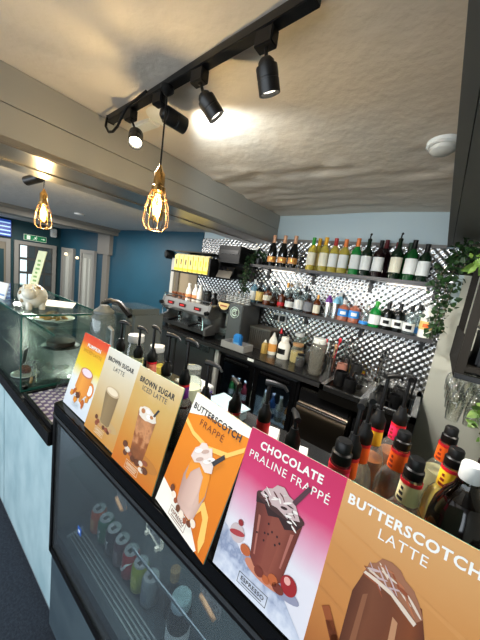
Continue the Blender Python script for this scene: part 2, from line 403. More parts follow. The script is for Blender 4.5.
for k, (lb, c, mk, mm) in enumerate(cans):
    can('drink_can', lb, -1.026 + 0.0665 * k, 0.545, 0.352, M('can_paint_%d' % k, c, 0.3, 0.35), mk, mm)
# jars at the right of the fridge deck
t = thing('sauce_jar', 'dark jar with a pale lid and white label at the right of the fridge deck', 'jar', (-0.465, 0.54, 0.353))
MB().lathe([(0, 0), (0.036, 0), (0.04, 0.006), (0.04, 0.13), (0.03, 0.155)], n=22).build('body', M('dark_jar', (30, 30, 34), 0.15), t)
MB().lathe([(0.0403, 0.03), (0.0406, 0.03), (0.0406, 0.085), (0.0403, 0.085)], n=20).build('label', PAPER, t)
MB().lathe([(0.03, 0.153), (0.033, 0.157), (0.033, 0.183), (0.03, 0.188), (0, 0.188)], n=22).build('lid', M('pale_lid', (176, 196, 204), 0.3), t)
t = thing('cork_bottle', 'small bottle with a tan cap behind the dark jar in the fridge', 'bottle', (-0.545, 0.58, 0.346))
MB().lathe([(0, 0), (0.026, 0), (0.026, 0.1), (0.014, 0.13), (0.014, 0.15)], n=16).build('body', M('dark_jar'), t)
MB().lathe([(0.014, 0.148), (0.017, 0.15), (0.017, 0.19), (0, 0.19)], n=16).build('cap', M('tan_cap', (170, 128, 84), 0.5), t)
# chalkboard price signs on the glass shelf
def chalk(x, y, label, wood):
    t = thing('chalkboard_sign', label, 'sign', (x, y, 0.681), radians(-12), 'chalkboard signs in the fridge')
    MB().box(-0.035, 0.035, -0.012, 0.012, 0, 0.012, 0.002).build('base', wood, t, False)
    MB().box(-0.045, 0.045, -0.003, 0.003, 0.012, 0.075).build('board', M('slate', (34, 36, 38), 0.7, noise=(160, (120, 124, 126))), t, False)
chalk(-0.79, 0.50, 'small chalkboard sign with brown foot, nearest the left end of the fridge', WOOD)
chalk(-0.33, 0.50, 'small chalkboard sign with brown foot, at the right above the dark jar', WOOD)
t = thing('framed_chalkboard', 'chalkboard in a pale frame standing in the middle of the glass shelf', 'sign', (-0.59, 0.505, 0.681), radians(-8))
MB().box(-0.045, 0.045, -0.003, 0.003, 0.012, 0.085).build('board', M('slate'), t, False)
PF = M('pale_frame', (196, 192, 172), 0.5)
MB().box(-0.05, 0.05, -0.005, 0.005, 0.008, 0.014).build('frame_rail', PF, t, False)
MB().box(-0.05, -0.045, -0.005, 0.005, 0.014, 0.088).build('frame_rail', PF, t, False)
MB().box(0.045, 0.05, -0.005, 0.005, 0.014, 0.088).build('frame_rail', PF, t, False)
MB().box(-0.04, -0.03, -0.014, 0.014, 0, 0.012).build('foot', PF, t, False)
MB().box(0.03, 0.04, -0.014, 0.014, 0, 0.012).build('foot', PF, t, False)

# ================================================================== MENU CARDS
W, H = 0.21, 0.297
def art(name, pts, m, root, layer):
    """flat printed shape on the sheet; pts are fractions of the sheet"""
    return MB().poly([(u * W, -0.0014 - 0.00022 * layer, v * H) for u, v in pts]).build(name, m, root, False)
def ell(cx, cy, rx, ry, a0=0, a1=360, n=24, wob=0.0, seed=0, slant=0.0):
    rnd = random.Random(seed); P = []
    for k in range(n + (0 if a1 - a0 >= 360 else 1)):
        a = radians(a0 + (a1 - a0) * k / n); r = 1 + wob * rnd.uniform(-1, 1)
        P.append((cx + rx * r * cos(a) , cy + ry * r * sin(a) + slant * rx * r * cos(a)))
    return P
def card(label, x, y, back, lean=14.5, rz=0.0):
    t = thing('menu_card', label, 'menu card', (x, y, 0.9735), radians(rz), 'drink menu cards', rx=-radians(lean))
    MB().box(0, W, 0, 0.0025, 0, H).build('backing', M('acrylic_edge', (120, 165, 140), 0.2), t, False)
    MB().box(0, W, -0.0013, 0, 0.001, H).build('print', back, t, False)
    return t
def logo(t, u0, u1, v0, v1, ink, layer, word=True, fill=None):
    w = (u1 - u0) * W; m = MB(); y = -0.0014 - 0.00022 * layer
    th = 0.0011
    for a, b, c, d in ((u0 * W, u1 * W, v0 * H, v0 * H + th), (u0 * W, u1 * W, v1 * H - th, v1 * H), (u0 * W, u0 * W + th, v0 * H, v1 * H), (u1 * W - th, u1 * W, v0 * H, v1 * H)):
        m.poly([(a, y, c), (b, y, c), (b, y, d), (a, y, d)])
    m.build('logo_frame', ink, t, False)
    text('logo_word', 'ESPRESSO', ink, t, (u0 * W + w * 0.1, y, (v0 + (v1 - v0) * 0.42) * H), width=w * 0.8, height=(v1 - v0) * H * 0.36, bold=0.02)
    m = MB(); m.poly([(u0 * W + w * .15, y, (v0 + (v1 - v0) * .2) * H), (u1 * W - w * .15, y, (v0 + (v1 - v0) * .2) * H), (u1 * W - w * .15, y, (v0 + (v1 - v0) * .28) * H), (u0 * W + w * .15, y, (v0 + (v1 - v0) * .28) * H)])
    m.build('logo_line', ink, t, False)
def word(t, s, u0, u1, v, hgt, ink, bold=0.0, layer=3):
    text('lettering', s, ink, t, (u0 * W, -0.0014 - 0.00022 * layer, v * H), width=(u1 - u0) * W, height=hgt * H, bold=bold)
def beans(t, spots, cols, rx, ry, layer):
    for k, (u, v) in enumerate(spots):
        art('printed_bean', ell(u, v, rx * (1 + 0.2 * sin(k * 2.1)), ry * (1 + 0.2 * cos(k * 1.7)), n=12), cols[k % len(cols)], t, layer)
def flat(name, c=(128, 128, 128)): return M('ink_' + name, c, 0.55, spec=0.25)

# card 1: pumpkin
t = card('yellow and orange menu card with an orange mug, leftmost of the six', -1.143, 0.424,
         gradient('print_pumpkin', [(0.0, (214, 218, 226)), (0.40, (232, 234, 230)), (0.58, (240, 212, 30)), (0.78, (240, 178, 16)), (0.9, (228, 84, 30)), (1.0, (222, 64, 30))], noise=0.16, nscale=7))
word(t, 'PUMPKIN', .25, .76, .845, .045, WHITETXT, 0.03); word(t, 'SPICED LATTE', .15, .86, .765, .045, flat('olive', (196, 140, 20)))
mug = gradient('print_mug', [(0.0, (196, 104, 30)), (0.45, (240, 160, 60)), (1.0, (214, 112, 28))], axis=0, length=W)
art('printed_handle', ell(.80, .36, .13, .1), flat('mugdark', (226, 130, 40)), t, 1); art('printed_handle_gap', ell(.80, .36, .085, .065), flat('white', (246, 244, 238)), t, 2)
art('printed_mug', [(.30, .53), (.26, .30), (.36, .22), (.66, .22), (.75, .30), (.76, .53)], mug, t, 3)
art('printed_rim', ell(.53, .53, .235, .06), flat('rim', (206, 128, 90)), t, 4); art('printed_foam', ell(.54, .535, .19, .046), flat('foam', (238, 216, 222)), t, 5)
for k in range(7): art('printed_star', ell(.22 + k * .095, .2 + .05 * sin(k * 2.3), .055, .045, wob=.45, seed=k, n=10), [flat('amber', (222, 140, 40)), flat('rust', (190, 96, 24))][k % 2], t, 6)
art('printed_star_core', ell(.46, .22, .08, .035, wob=.3), flat('brown', (96, 48, 14)), t, 7)
logo(t, .33, .6, .06, .12, flat('palegrey', (196, 206, 210)), 3)

# card 2: brown sugar latte
t = card('beige menu card with a small brown latte glass, second from the left', -0.926, 0.415,
         gradient('print_beige', [(0.0, (204, 140, 58)), (0.35, (204, 168, 108)), (0.75, (220, 204, 172)), (1.0, (230, 226, 214))], noise=0.3, nscale=5))
word(t, 'BROWN SUGAR', .09, .87, .855, .05, DARKTXT, 0.03); word(t, 'LATTE', .33, .66, .772, .05, flat('greyink', (90, 90, 90)))
lat = gradient('print_latte', [(0.0, (70, 52, 36)), (0.45, (150, 124, 84)), (0.8, (122, 98, 64)), (1.0, (84, 64, 42))], axis=0, length=W)
art('printed_shade', ell(.62, .2, .3, .05), flat('beigeshade', (196, 160, 106)), t, 1)
art('printed_glass', [(.30, .54), (.40, .20), (.44, .18), (.64, .18), (.68, .20), (.70, .54)], lat, t, 2)
art('printed_rim', ell(.50, .55, .205, .05), flat('tan', (206, 178, 140)), t, 3); art('printed_foam', ell(.50, .555, .165, .036), flat('foam2', (238, 218, 186)), t, 4)
beans(t, [(.28, .2), (.36, .17), (.44, .15), (.55, .15), (.64, .15), (.74, .17), (.7, .14), (.33, .14)], [flat('bean', (104, 56, 28)), flat('bean2', (150, 80, 50)), flat('bean3', (200, 150, 110))], .045, .022, 5)
logo(t, .33, .6, .04, .11, flat('creamink', (240, 226, 196)), 3)

# card 3: brown sugar iced latte
t = card('golden beige menu card with a tall iced latte glass, third from the left', -0.711, 0.405,
         gradient('print_iced', [(0.0, (206, 108, 18)), (0.35, (206, 138, 50)), (0.75, (212, 172, 98)), (1.0, (226, 206, 164))], noise=0.35, nscale=6))
word(t, 'BROWN SUGAR', .1, .89, .855, .055, DARKTXT, 0.03); word(t, 'ICED LATTE', .21, .77, .785, .052, flat('greyink'))
ice = gradient('print_icedglass', [(0.0, (90, 52, 26)), (0.5, (150, 84, 40)), (0.62, (206, 140, 90)), (1.0, (92, 48, 24))], axis=2, length=0.2, noise=0.9, nscale=30)
art('printed_shade', ell(.66, .2, .32, .06), flat('goldshade', (190, 120, 46)), t, 1)
art('printed_glass', [(.28, .59), (.36, .2), (.42, .17), (.62, .17), (.66, .2), (.69, .59)], ice, t, 2)
art('printed_cream', ell(.48, .60, .21, .06, wob=.12, seed=4), flat('cream', (238, 224, 206)), t, 3)
beans(t, [(.38, .61), (.48, .63), (.58, .6), (.52, .585)], [flat('caramel', (186, 120, 70)), flat('cream3', (250, 244, 236))], .045, .02, 4)
art('printed_straw', [(.60, .62), (.64, .62), (.70, .70), (.66, .70)], DARKTXT, t, 5)
beans(t, [(.22, .22), (.3, .19), (.38, .17), (.46, .15), (.56, .15), (.64, .17), (.72, .2), (.75, .14), (.27, .15), (.68, .12)], [flat('bean'), flat('sugar', (236, 216, 196)), flat('bean2'), flat('bean')], .06, .026, 5)
logo(t, .34, .64, .03, .11, flat('creamink'), 3)

# card 4: butterscotch frappe
t = card('bright orange menu card with a white frappe bottle, fourth from the left', -0.490, 0.411,
         gradient('print_orange', [(0.0, (206, 104, 4)), (0.5, (216, 122, 8)), (0.85, (220, 128, 14)), (1.0, (222, 136, 24))], noise=0.4, nscale=6), lean=19, rz=-8)
art('printed_swoosh', [(0, 1), (1, 1), (1, .93), (.7, .90), (.35, .88), (0, .80)], flat('swoosh', (240, 234, 222)), t, 1)
art('printed_swirl', [(0, .76), (.2, .70), (.5, .68), (.8, .74), (.99, .86), (.99, .82), (.8, .70), (.5, .645), (.2, .665), (0, .72)], flat('swirl', (246, 190, 96)), t, 1)
art('printed_drift', [(0, 0), (0, .2), (.2, .17), (.45, .13), (.68, .11), (.86, .02), (.84, 0)], flat('drift', (240, 232, 218)), t, 1)
art('printed_splash', [(.62, .12), (.74, .26), (.80, .22), (.84, .08), (.9, .02), (.92, .12), (.86, .27), (.74, .33), (.6, .2)], flat('swirl'), t, 2)
word(t, 'BUTTERSCOTCH', .04, .90, .865, .054, DARKTXT, 0.03); word(t, 'FRAPPÉ', .25, .68, .775, .055, flat('brownink', (120, 60, 20)))
fr_ = gradient('print_frappe', [(0.25, (150, 112, 98)), (0.42, (196, 160, 146)), (0.6, (214, 180, 164)), (0.8, (160, 120, 104))], axis=0, length=W)
art('printed_bottle', [(.33, .46), (.30, .36), (.35, .16), (.42, .13), (.62, .13), (.68, .16), (.73, .36), (.69, .50), (.66, .56), (.36, .56)], fr_, t, 3)
art('printed_caramel', [(.33, .46), (.36, .55), (.66, .56), (.70, .48), (.72, .36), (.68, .28), (.63, .34), (.60, .46), (.50, .50), (.42, .44), (.38, .34), (.34, .36)], flat('caramel2', (226, 140, 36)), t, 4)
art('printed_body', [(.40, .42), (.5, .48), (.60, .44), (.62, .34), (.60, .2), (.42, .18), (.38, .3)], fr_, t, 5)
art('printed_cream', [(.31, .52), (.33, .6), (.38, .63), (.40, .67), (.47, .69), (.53, .67), (.58, .69), (.62, .64), (.68, .60), (.70, .53), (.6, .50), (.48, .53), (.4, .5)], flat('cream4', (222, 204, 194)), t, 6)
for k, (u, v) in enumerate([(.40, .60), (.5, .63), (.58, .58), (.46, .55), (.62, .61)]): art('printed_swirl', ell(u, v, .055, .018, slant=.4), [flat('cream5', (244, 234, 226)), flat('cream6', (190, 160, 146))][k % 2], t, 7)
art('printed_straw', [(.64, .60), (.69, .585), (.80, .69), (.77, .715)], DARKTXT, t, 8)
beans(t, [(.22, .2), (.28, .17), (.34, .145), (.42, .12), (.5, .11), (.58, .1), (.65, .11), (.7, .14)], [flat('bean'), flat('sugar'), flat('bean2')], .04, .024, 8)
logo(t, .3, .62, .02, .095, flat('brownink'), 3)

# card 5: chocolate praline frappe
t = card('pink and white menu card with a chocolate frappe glass, second from the right', -0.2715, 0.401,
         gradient('print_pink', [(0.0, (226, 224, 232)), (0.35, (232, 226, 232)), (0.5, (226, 168, 190)), (0.70, (214, 60, 112)), (0.85, (208, 42, 98)), (1.0, (202, 36, 90))], noise=0.22, nscale=5))
art('printed_snow', [(0, .30), (.12, .27), (.3, .19), (.52, .16), (.72, .18), (.86, .10), (1, .02), (1, 0), (.0, .0)], gradient('print_snow', [(0.0, (222, 224, 234)), (0.4, (190, 196, 214)), (0.62, (140, 150, 178)), (1.0, (206, 208, 220))], length=0.09, noise=1.2, nscale=60), t, 1)
word(t, 'CHOCOLATE', .15, .80, .895, .054, WHITETXT, 0.035); word(t, 'PRALINE FRAPPÉ', .06, .89, .805, .055, WHITETXT, 0.0)
ch = gradient('print_choc', [(0.2, (60, 22, 18)), (0.42, (128, 58, 46)), (0.55, (150, 78, 60)), (0.7, (110, 44, 32)), (0.9, (64, 22, 16))], axis=0, length=W, noise=.15, nscale=14)
art('printed_shade', ell(.58, .2, .3, .05), flat('snowshade', (150, 150, 172)), t, 2)
art('printed_glow', ell(.52, .19, .2, .045), flat('glow', (206, 130, 100)), t, 3)
art('printed_glass', [(.26, .61), (.36, .23), (.42, .195), (.64, .195), (.69, .23), (.74, .61)], ch, t, 4)
art('printed_facet', [(.46, .55), (.48, .22), (.56, .22), (.60, .55)], flat('facet', (140, 70, 54)), t, 5)
art('printed_sauce', [(.25, .62), (.27, .56), (.36, .58), (.42, .53), (.52, .56), (.60, .52), (.70, .56), (.75, .62)], flat('sauce', (48, 20, 20)), t, 6)
art('printed_rim', ell(.50, .62, .25, .045), flat('rimdark', (70, 38, 36)), t, 7)
art('printed_cream', [(.29, .63), (.33, .68), (.39, .70), (.43, .74), (.50, .75), (.56, .72), (.62, .71), (.67, .66), (.71, .62), (.6, .59), (.48, .61), (.38, .6)], flat('cream7', (206, 178, 176)), t, 8)
rs = random.Random(5)
for k in range(30):
    u = rs.uniform(.32, .68); v = .735 - abs(u - .49) * .42 - rs.uniform(.01, .10)
    art('printed_swirl', ell(u, v, rs.uniform(.014, .04), rs.uniform(.004, .010), slant=rs.uniform(-.8, .5), n=9), [flat('sauce'), flat('cream5'), flat('choc2', (96, 50, 46)), flat('cream5')][k % 4], t, 9 + k % 2)
for k in range(9): art('printed_fleck', ell(rs.uniform(.36, .66), rs.uniform(.26, .5), .010, .008, n=7), flat('sauce'), t, 6)
art('printed_shine', [(.33, .50), (.355, .50), (.40, .26), (.385, .26)], flat('chshine', (176, 104, 90)), t, 6); art('printed_shine', [(.66, .52), (.69, .53), (.66, .30), (.645, .30)], flat('chshine'), t, 6)
art('printed_straw', [(.60, .70), (.64, .69), (.735, .83), (.70, .84)], flat('strawgrey', (84, 50, 60)), t, 10)
art('printed_bauble', ell(.17, .295, .085, .06), flat('bauble', (206, 186, 186)), t, 5); art('printed_bauble_band', ell(.17, .295, .085, .02, slant=.2), flat('baublew', (176, 60, 64)), t, 6); art('printed_bauble_top', ell(.18, .37, .03, .02), flat('bauble2', (150, 40, 44)), t, 6)
art('printed_bauble', ell(.76, .25, .075, .055), flat('bauble3', (160, 28, 34)), t, 5); art('printed_shine', ell(.74, .27, .03, .022), flat('shine', (236, 170, 160)), t, 6)
beans(t, [(.62, .21), (.68, .19), (.56, .18), (.48, .19), (.3, .24)], [flat('nut', (190, 96, 50)), flat('nut2', (120, 50, 36))], .05, .028, 7)
logo(t, .30, .62, .03, .10, DARKTXT, 3)

# card 6: butterscotch latte
t = card('tan menu card with a cream topped latte, rightmost and nearest of the six', -0.066, 0.40,
         gradient('print_tan', [(0.0, (164, 92, 40)), (0.3, (196, 126, 62)), (0.6, (206, 140, 74)), (1.0, (222, 166, 104))], noise=0.45, nscale=4))
for k in range(4): art('printed_ray', [(0, .78 - k * .13), (1, .60 - k * .13), (1, .575 - k * .13), (0, .765 - k * .13)], flat('ray%d' % k, (211 - 6 * k, 147 - 7 * k, 82 - 6 * k)), t, 1)
word(t, 'BUTTERSCOTCH', .045, .875, .885, .055, WHITETXT, 0.03); word(t, 'LATTE', .30, .61, .80, .056, WHITETXT, 0.0)
l6 = gradient('print_latte6', [(0.22, (84, 38, 14)), (0.36, (120, 66, 38)), (0.46, (112, 58, 30)), (0.6, (128, 64, 26)), (0.72, (70, 28, 8))], axis=0, length=W, noise=.1, nscale=12)
art('printed_glass', [(.28, .62), (.23, .48), (.23, .2), (.3, .04), (.62, .04), (.70, .2), (.70, .48), (.64, .62)], l6, t, 2)
art('printed_cream', [(.27, .60), (.29, .66), (.33, .68), (.36, .72), (.42, .73), (.48, .72), (.52, .69), (.58, .67), (.62, .63), (.66, .58), (.62, .54), (.55, .56), (.46, .60), (.36, .60)], gradient('print_cream6', [(0.0, (176, 120, 92)), (0.4, (140, 78, 50)), (0.6, (206, 170, 146)), (1.0, (160, 104, 74))], length=0.06, noise=2.0, nscale=70), t, 3)
rs = random.Random(9)
for k in range(26):
    u = rs.uniform(.31, .60); v = .715 - abs(u - .41) * .42 - rs.uniform(.02, .10)
    art('printed_swirl', ell(u, v, rs.uniform(.03, .06), rs.uniform(.004, .009), slant=rs.uniform(-.9, .3), n=10), [flat('cin', (150, 74, 40)), flat('cream7'), flat('cream8', (228, 206, 186)), flat('cin2', (186, 112, 74))][k % 4], t, 4 + k % 3)
art('printed_lip', [(.27, .60), (.36, .595), (.46, .585), (.55, .55), (.62, .525), (.63, .545), (.55, .575), (.46, .605), (.36, .615), (.28, .615)], flat('cream8'), t, 7)
art('printed_shine', [(.30, .50), (.33, .52), (.33, .2), (.29, .16)], flat('l6shine', (140, 86, 56)), t, 4)
art('printed_shine', [(.50, .50), (.535, .49), (.56, .2), (.52, .16)], flat('l6shine2', (190, 136, 98)), t, 4)
for k in range(3): art('printed_stick', [(.06 + k * .05, .30 - k * .05), (.11 + k * .05, .33 - k * .05), (.24 + k * .03, .2 - k * .05), (.2 + k * .03, .17 - k * .05)], [flat('stick', (150, 76, 34)), flat('stick2', (120, 56, 24))][k % 2], t, 5)

# ================================================================== GLASS CASE ON THE SERVING COUNTER
def pane(mb, x0, x1, y0, y1, z0, z1): return mb.box(x0, x1, y0, y1, z0, z1)
CX0, CX1, CY0, CY1, CZ = -3.0, -1.62, 0.40, 0.80, 0.832
EDGE = M('glass_edge', (40, 92, 84), 0.2)
t = thing('glass_cake_case', 'green edged glass cake case standing on the black serving counter', 'display case', (0, 0, 0))
MB().box(CX0, CX1, CY0, CY0 + .006, CZ + .01, 1.232).build('front_pane', PANE, t, False)
MB().box(CX1 - .006, CX1, CY0 + .006, CY1, CZ + .01, 1.232).build('side_pane', PANE, t, False)
MB().box(CX0, CX1, CY1 - .006, CY1, CZ + .01, 1.232).build('back_pane', PANE, t, False)
MB().box(CX0, CX1, CY0, CY1, 1.232, 1.24).build('top_pane', PANE, t, False)
MB().box(CX0, CX1 - .008, 0.545, CY1 - .008, 1.12, 1.126).build('shelf', PANE, t, False)
MB().box(CX0, CX1 - .008, 0.545, 0.551, CZ + .01, 1.12).build('divider_pane', PANE, t, False)
e = MB()
for a in ((CX1 - .004, CY0 + .002), (CX1 - .004, CY1 - .004)): e.box(a[0], a[0] + .005, a[1] - .003, a[1] + .003, CZ + .01, 1.236)
e.box(CX1 - .004, CX1 + .001, CY0, CY1, 1.230, 1.241).box(CX0, CX1, CY0 - .001, CY0 + .004, 1.230, 1.241).box(CX0, CX1, CY1 - .004, CY1 + .001, 1.230, 1.241)
e.box(CX0, CX1 - .008, .5445, .549, 1.118, 1.128).box(CX1 - .006, CX1 + .001, CY0, CY1, CZ, CZ + .012)
e.build('glass_edge', EDGE, t, False)
MB().box(CX0, CX1, CY0, CY1, CZ, CZ + .008).build('base', M('case_base', (34, 48, 48), 0.25), t, False)
cl = MB()
for y in (CY0 + .02, CY1 - .03): cl.box(CX1 - .03, CX1 + .008, y - .012, y + .012, CZ + .012, CZ + .036, .003)
cl.build('corner_clip', CHROME, t, False)
def stand(name, label, x, y, z0, z1, r, pm):
    t = thing(name, label, 'cake stand', (x, y, z0))
    MB().lathe([(0, 0), (r * .45, 0), (r * .42, .008), (.014, .02), (.012, z1 - z0 - .015), (.03, z1 - z0 - .006), (0, z1 - z0 - .006)], n=24).build('foot', CLEAR, t)
    MB().lathe([(0, z1 - z0 - .006), (r, z1 - z0 - .002), (r + .004, z1 - z0 + .006), (r - .004, z1 - z0 + .004), (0, z1 - z0 + .002)], n=36).build('plate', pm, t)
    return t
PORC = M('white_porcelain', (225, 226, 222), 0.15)
t = thing('serving_plate', 'wide white plate lying at the bottom of the glass case', 'plate', (-1.83, 0.475, 0.8405))
MB().lathe([(0, 0), (.05, 0), (.066, .006), (.066, .012), (.05, .007), (0, .005)], n=36).build('dish', PORC, t)
t = thing('brownie', 'brown cake slice on the wide white plate', 'cake', (-1.85, 0.48, 0.8485))
MB().box(-.03, .03, -.022, .022, 0, .035, .006).build('cake', M('brownie', (120, 70, 40), 0.8, noise=(60, (80, 44, 26)), bump=(70, .6, .004)), t)
stand('dark_cake_stand', 'glass stand with a dark plate in the middle of the glass case', -1.86, 0.665, 0.8405, 0.985, 0.1, M('dark_plate', (60, 48, 42), 0.3))
t = thing('chocolate_cake', 'flat dark chocolate cake on the glass stand', 'cake', (-1.86, 0.665, 0.992))
MB().lathe([(0, 0), (.075, 0), (.08, .01), (.076, .028), (0, .032)], n=28).build('cake', M('choc_cake', (62, 36, 26), 0.7, bump=(60, .5, .004)), t)
t = thing('pastry_tray', 'white oval tray on the upper shelf of the glass case', 'tray', (-1.98, 0.665, 1.127))
MB().lathe([(0, 0), (.09, 0), (.112, .012), (.114, .018), (.1, .01), (0, .006)], n=36).build('dish', PORC, t)
past = M('golden_pastry', (214, 168, 96), 0.7, noise=(40, (160, 104, 50)), bump=(50, .5, .004))
rp = random.Random(5); k = 0
for px, py, pz in ((-.055, -.02, 0), (-.02, -.05, 0), (.03, -.045, 0), (.058, -.005, 0), (.02, .0, 0), (-.03, .03, 0), (.03, .045, 0), (-.01, -.01, .026), (.02, -.025, .026)):
    t = thing('pastry', 'golden flaky pastry piled on the white tray in the glass case', 'pastry', (-1.98 + px, 0.665 + py, 1.1345 + pz), rp.uniform(0, 3), 'pastries on the tray')
    mb = MB()
    mb.tube([(-.032, .008, .01), (-.016, -.002, .014), (0, -.005, .015), (.016, -.002, .014), (.032, .008, .01)], [.004, .010, .0125, .010, .004], 10)
    mb.build('crust', past, t); k += 1
t = thing('cake_label', 'black price card with white lines standing in the glass case', 'sign', (-1.79, 0.455, 0.925), radians(-30), rx=-radians(8))
MB().box(-.035, .035, -.002, .002, 0, .085).build('card', M('slate'), t, False)
MB().box(-.006, .006, 0.002, .012, -0.084, .02).build('prop', CLEAR, t, False)
mk = MB()
for zz, a in ((.062, .022), (.042, .026), (.022, .018)): mk.box(-a, a, -.0026, -.002, zz, zz + .005)
mk.build('chalk_line', PAPER, t, False)
t = thing('cake_tongs', 'steel cake tongs with wooden grips leaning at the front corner of the case', 'tongs', (-1.68, 0.46, 0.8405))
MB().tube([(0, 0, .006), (-.07, .03, .05), (-.10, .045, .075)], .004, 8).tube([(.01, .02, .006), (-.06, .045, .05), (-.10, .047, .077)], .004, 8).build('arm', STEEL, t)
MB().tube([(0, 0, .006), (-.03, .013, .025)], .007, 8).build('grip', WOOD, t)
# things lying on the case
t = thing('spotted_cow_ornament', 'round white spotted ornament sitting on top of the glass case', 'ornament', (-1.81, 0.50, 1.2405))
mb = MB(); mb.ball((0, 0, .068), .068, (1.1, 1, 1), 20).ball((.055, -.03, .09), .036, (1, 1, .95), 14)
for a in (-.045, .045):
    for c in (-.03, .03): mb.lathe([(.014, 0), (.016, .03), (.014, .04)], (a, c, 0), 10).ball((a, c, .006), .0155, (1, 1, .4), 10)
mb.build('body', M('white_ceramic', (232, 230, 214), 0.25), t)
for q in ((.05, -.055, .122), (.075, -.02, .124)): MB().ball(q, .012, (1, .5, 1.4), 8).build('ear', M('white_ceramic'), t)
mb = MB()
for d in ((-.6, -.7, .5), (.2, -.95, .3), (-.1, -.6, .85), (.6, .2, .8), (-.85, 0, .5), (.35, -.8, -.3)):
    v = Vector(d).normalized(); mb.ball((v.x * .0685, v.y * .0615, .068 + v.z * .0615), .013, (1, 1, 1), 8)
mb.build('spot', M('tan_spot', (176, 150, 110), 0.4), t)
t = thing('tall_leaflet', 'tall cream leaflet with green writing standing up behind the spotted ornament', 'leaflet', (-1.965, 0.515, 1.2405), radians(28))
mb = MB(); mb.prism([(-.026, 0, 0.0), (.030, 0, 0.0), (.105, .02, .32), (.049, .02, .32)], (0, .004, 0)); mb.build('sheet', M('cream_leaflet', (226, 230, 186), 0.6), t, False)
mb = MB()
for k in range(9):
    f = .2 + k * .075; cx = .002 + .075 * f
    mb.prism([(cx - .012 + .004 * (k % 2), .02 * f - .0012, .32 * f), (cx + .014 - .004 * (k % 3), .02 * f - .0012, .32 * f), (cx + .015 - .004 * (k % 3), .02 * (f + .035) - .0012, .32 * (f + .035)), (cx - .011 + .004 * (k % 2), .02 * (f + .035) - .0012, .32 * (f + .035))], (0, .0008, 0))
mb.build('lettering', M('leaf_green_ink', (130, 170, 90), 0.6), t, False)
tag(MB().prism([(-2.10, .645, 1.2415), (-1.87, .562, 1.2415), (-1.77, .685, 1.2415), (-1.95, .777, 1.2415)], (0, 0, .004)).build('white_notice', PAPER, None, False), 'white notice lying flat on the glass case top beside the ornament', 'notice')
t = thing('price_card', 'white price card with blue print leaning at the left end of the glass case', 'sign', (-2.13, 0.42, 1.2412), radians(12), rx=-radians(12))
MB().box(-.06, .06, -.002, .002, 0, .10).build('card', PAPER, t, False); MB().box(-.05, .05, -.003, -.002, .02, .03).build('print', M('blue_print', (120, 150, 196), 0.5), t, False)
# between case and fridge
woven = M('purple_weave', (120, 104, 150), 0.7)
t = thing('woven_tray', 'black tray lined with a purple and white checked cloth beside the display fridge', 'tray', (0, 0, 0))
MB().box(-1.56, -1.19, 0.40, 0.60, 0.8305, 0.842, .003).build('tray_base', BLACK, t, False)
rim = MB().box(-1.56, -1.19, 0.40, 0.408, 0.842, 0.856).box(-1.56, -1.19, 0.592, 0.60, 0.842, 0.856).box(-1.56, -1.552, 0.408, 0.592, 0.842, 0.856).box(-1.198, -1.19, 0.408, 0.592, 0.842, 0.856)
rim.build('rim', BLACK, t, False)
MB().box(-1.55, -1.2, 0.41, 0.59, 0.842, 0.846).build('cloth', woven, t, False)
ck = MB()
for i in range(16):
    for j in range(8):
        if (i + j) % 2 == 0: ck.box(-1.548 + i * .0218, -1.548 + i * .0218 + .017, 0.413 + j * .022, 0.413 + j * .022 + .017, .846, .848)
ck.build('check', M('white_weave', (222, 216, 228), 0.7), t, False)
t = thing('tumbler', 'clear upturned drinking glass on the checked tray', 'glass', (-1.50, 0.555, 0.849))
MB().lathe([(.037, 0), (.038, .002), (.032, .085), (0, .088), (0, .078), (.029, .075), (.035, .002), (.037, 0)], n=28).build('bowl', CLEAR, t)
t = thing('citrus_squeezer', 'yellow green squeezer lying on the worktop behind the tumbler', 'squeezer', (-1.46, 0.68, 0.831), 0.4)
MB().ball((0, 0, .022), .022, (2.0, 1, 1), 14).build('body', M('lime', (190, 206, 50), 0.4), t)
# blender and its enclosure
t = thing('blender', 'tall clear blender jug on a grey base behind the yellow card', 'blender', (-1.345, 0.67, 0.8305))
MB().lathe([(0, 0), (.07, 0), (.072, .02), (.055, .19), (.05, .2), (0, .2)], n=26).build('base', M('blender_grey', (70, 74, 74), 0.35), t)
MB().lathe([(.045, .2), (.05, .22), (.062, .42), (.058, .45), (.045, .47), (.042, .465), (.054, .445), (.058, .42), (.046, .222), (.042, .204)], n=26).build('jug', glassy('jug_plastic', (214, 222, 220), 0.35, .06, .12), t)
MB().lathe([(.047, .468), (.049, .48), (.03, .495), (.02, .51), (0, .51)], n=22).build('lid', M('smoke_lid', (120, 126, 126), 0.3), t)
MB().tube([(.06, 0, .41), (.095, 0, .40), (.095, 0, .28), (.055, 0, .26)], .009, 8).build('handle', M('jug_handle', (150, 156, 156), .3), t)
t = thing('blender_enclosure', 'smoked clear sound enclosure with a black lid beside the blender', 'blender', (-1.385, 0.87, 0.8305))
MB().box(-.13, .13, -.11, .11, 0, .2, .01).build('base', BLACK, t)
MB().box(-.135, .135, -.115, .115, .2, .5, .03).build('dome', glassy('smoke_dome', (124, 132, 132), 0.45, .08, .5), t)
MB().tube([(-.14, -.118, .49), (-.05, -.125, .52), (.05, -.125, .52), (.14, -.118, .47)], .014, 8).build('lid_bar', BLACK, t)
MB().lathe([(.035, .2), (.05, .25), (.06, .42), (0, .43)], n=20).build('inner_jug', M('jug_handle'), t)

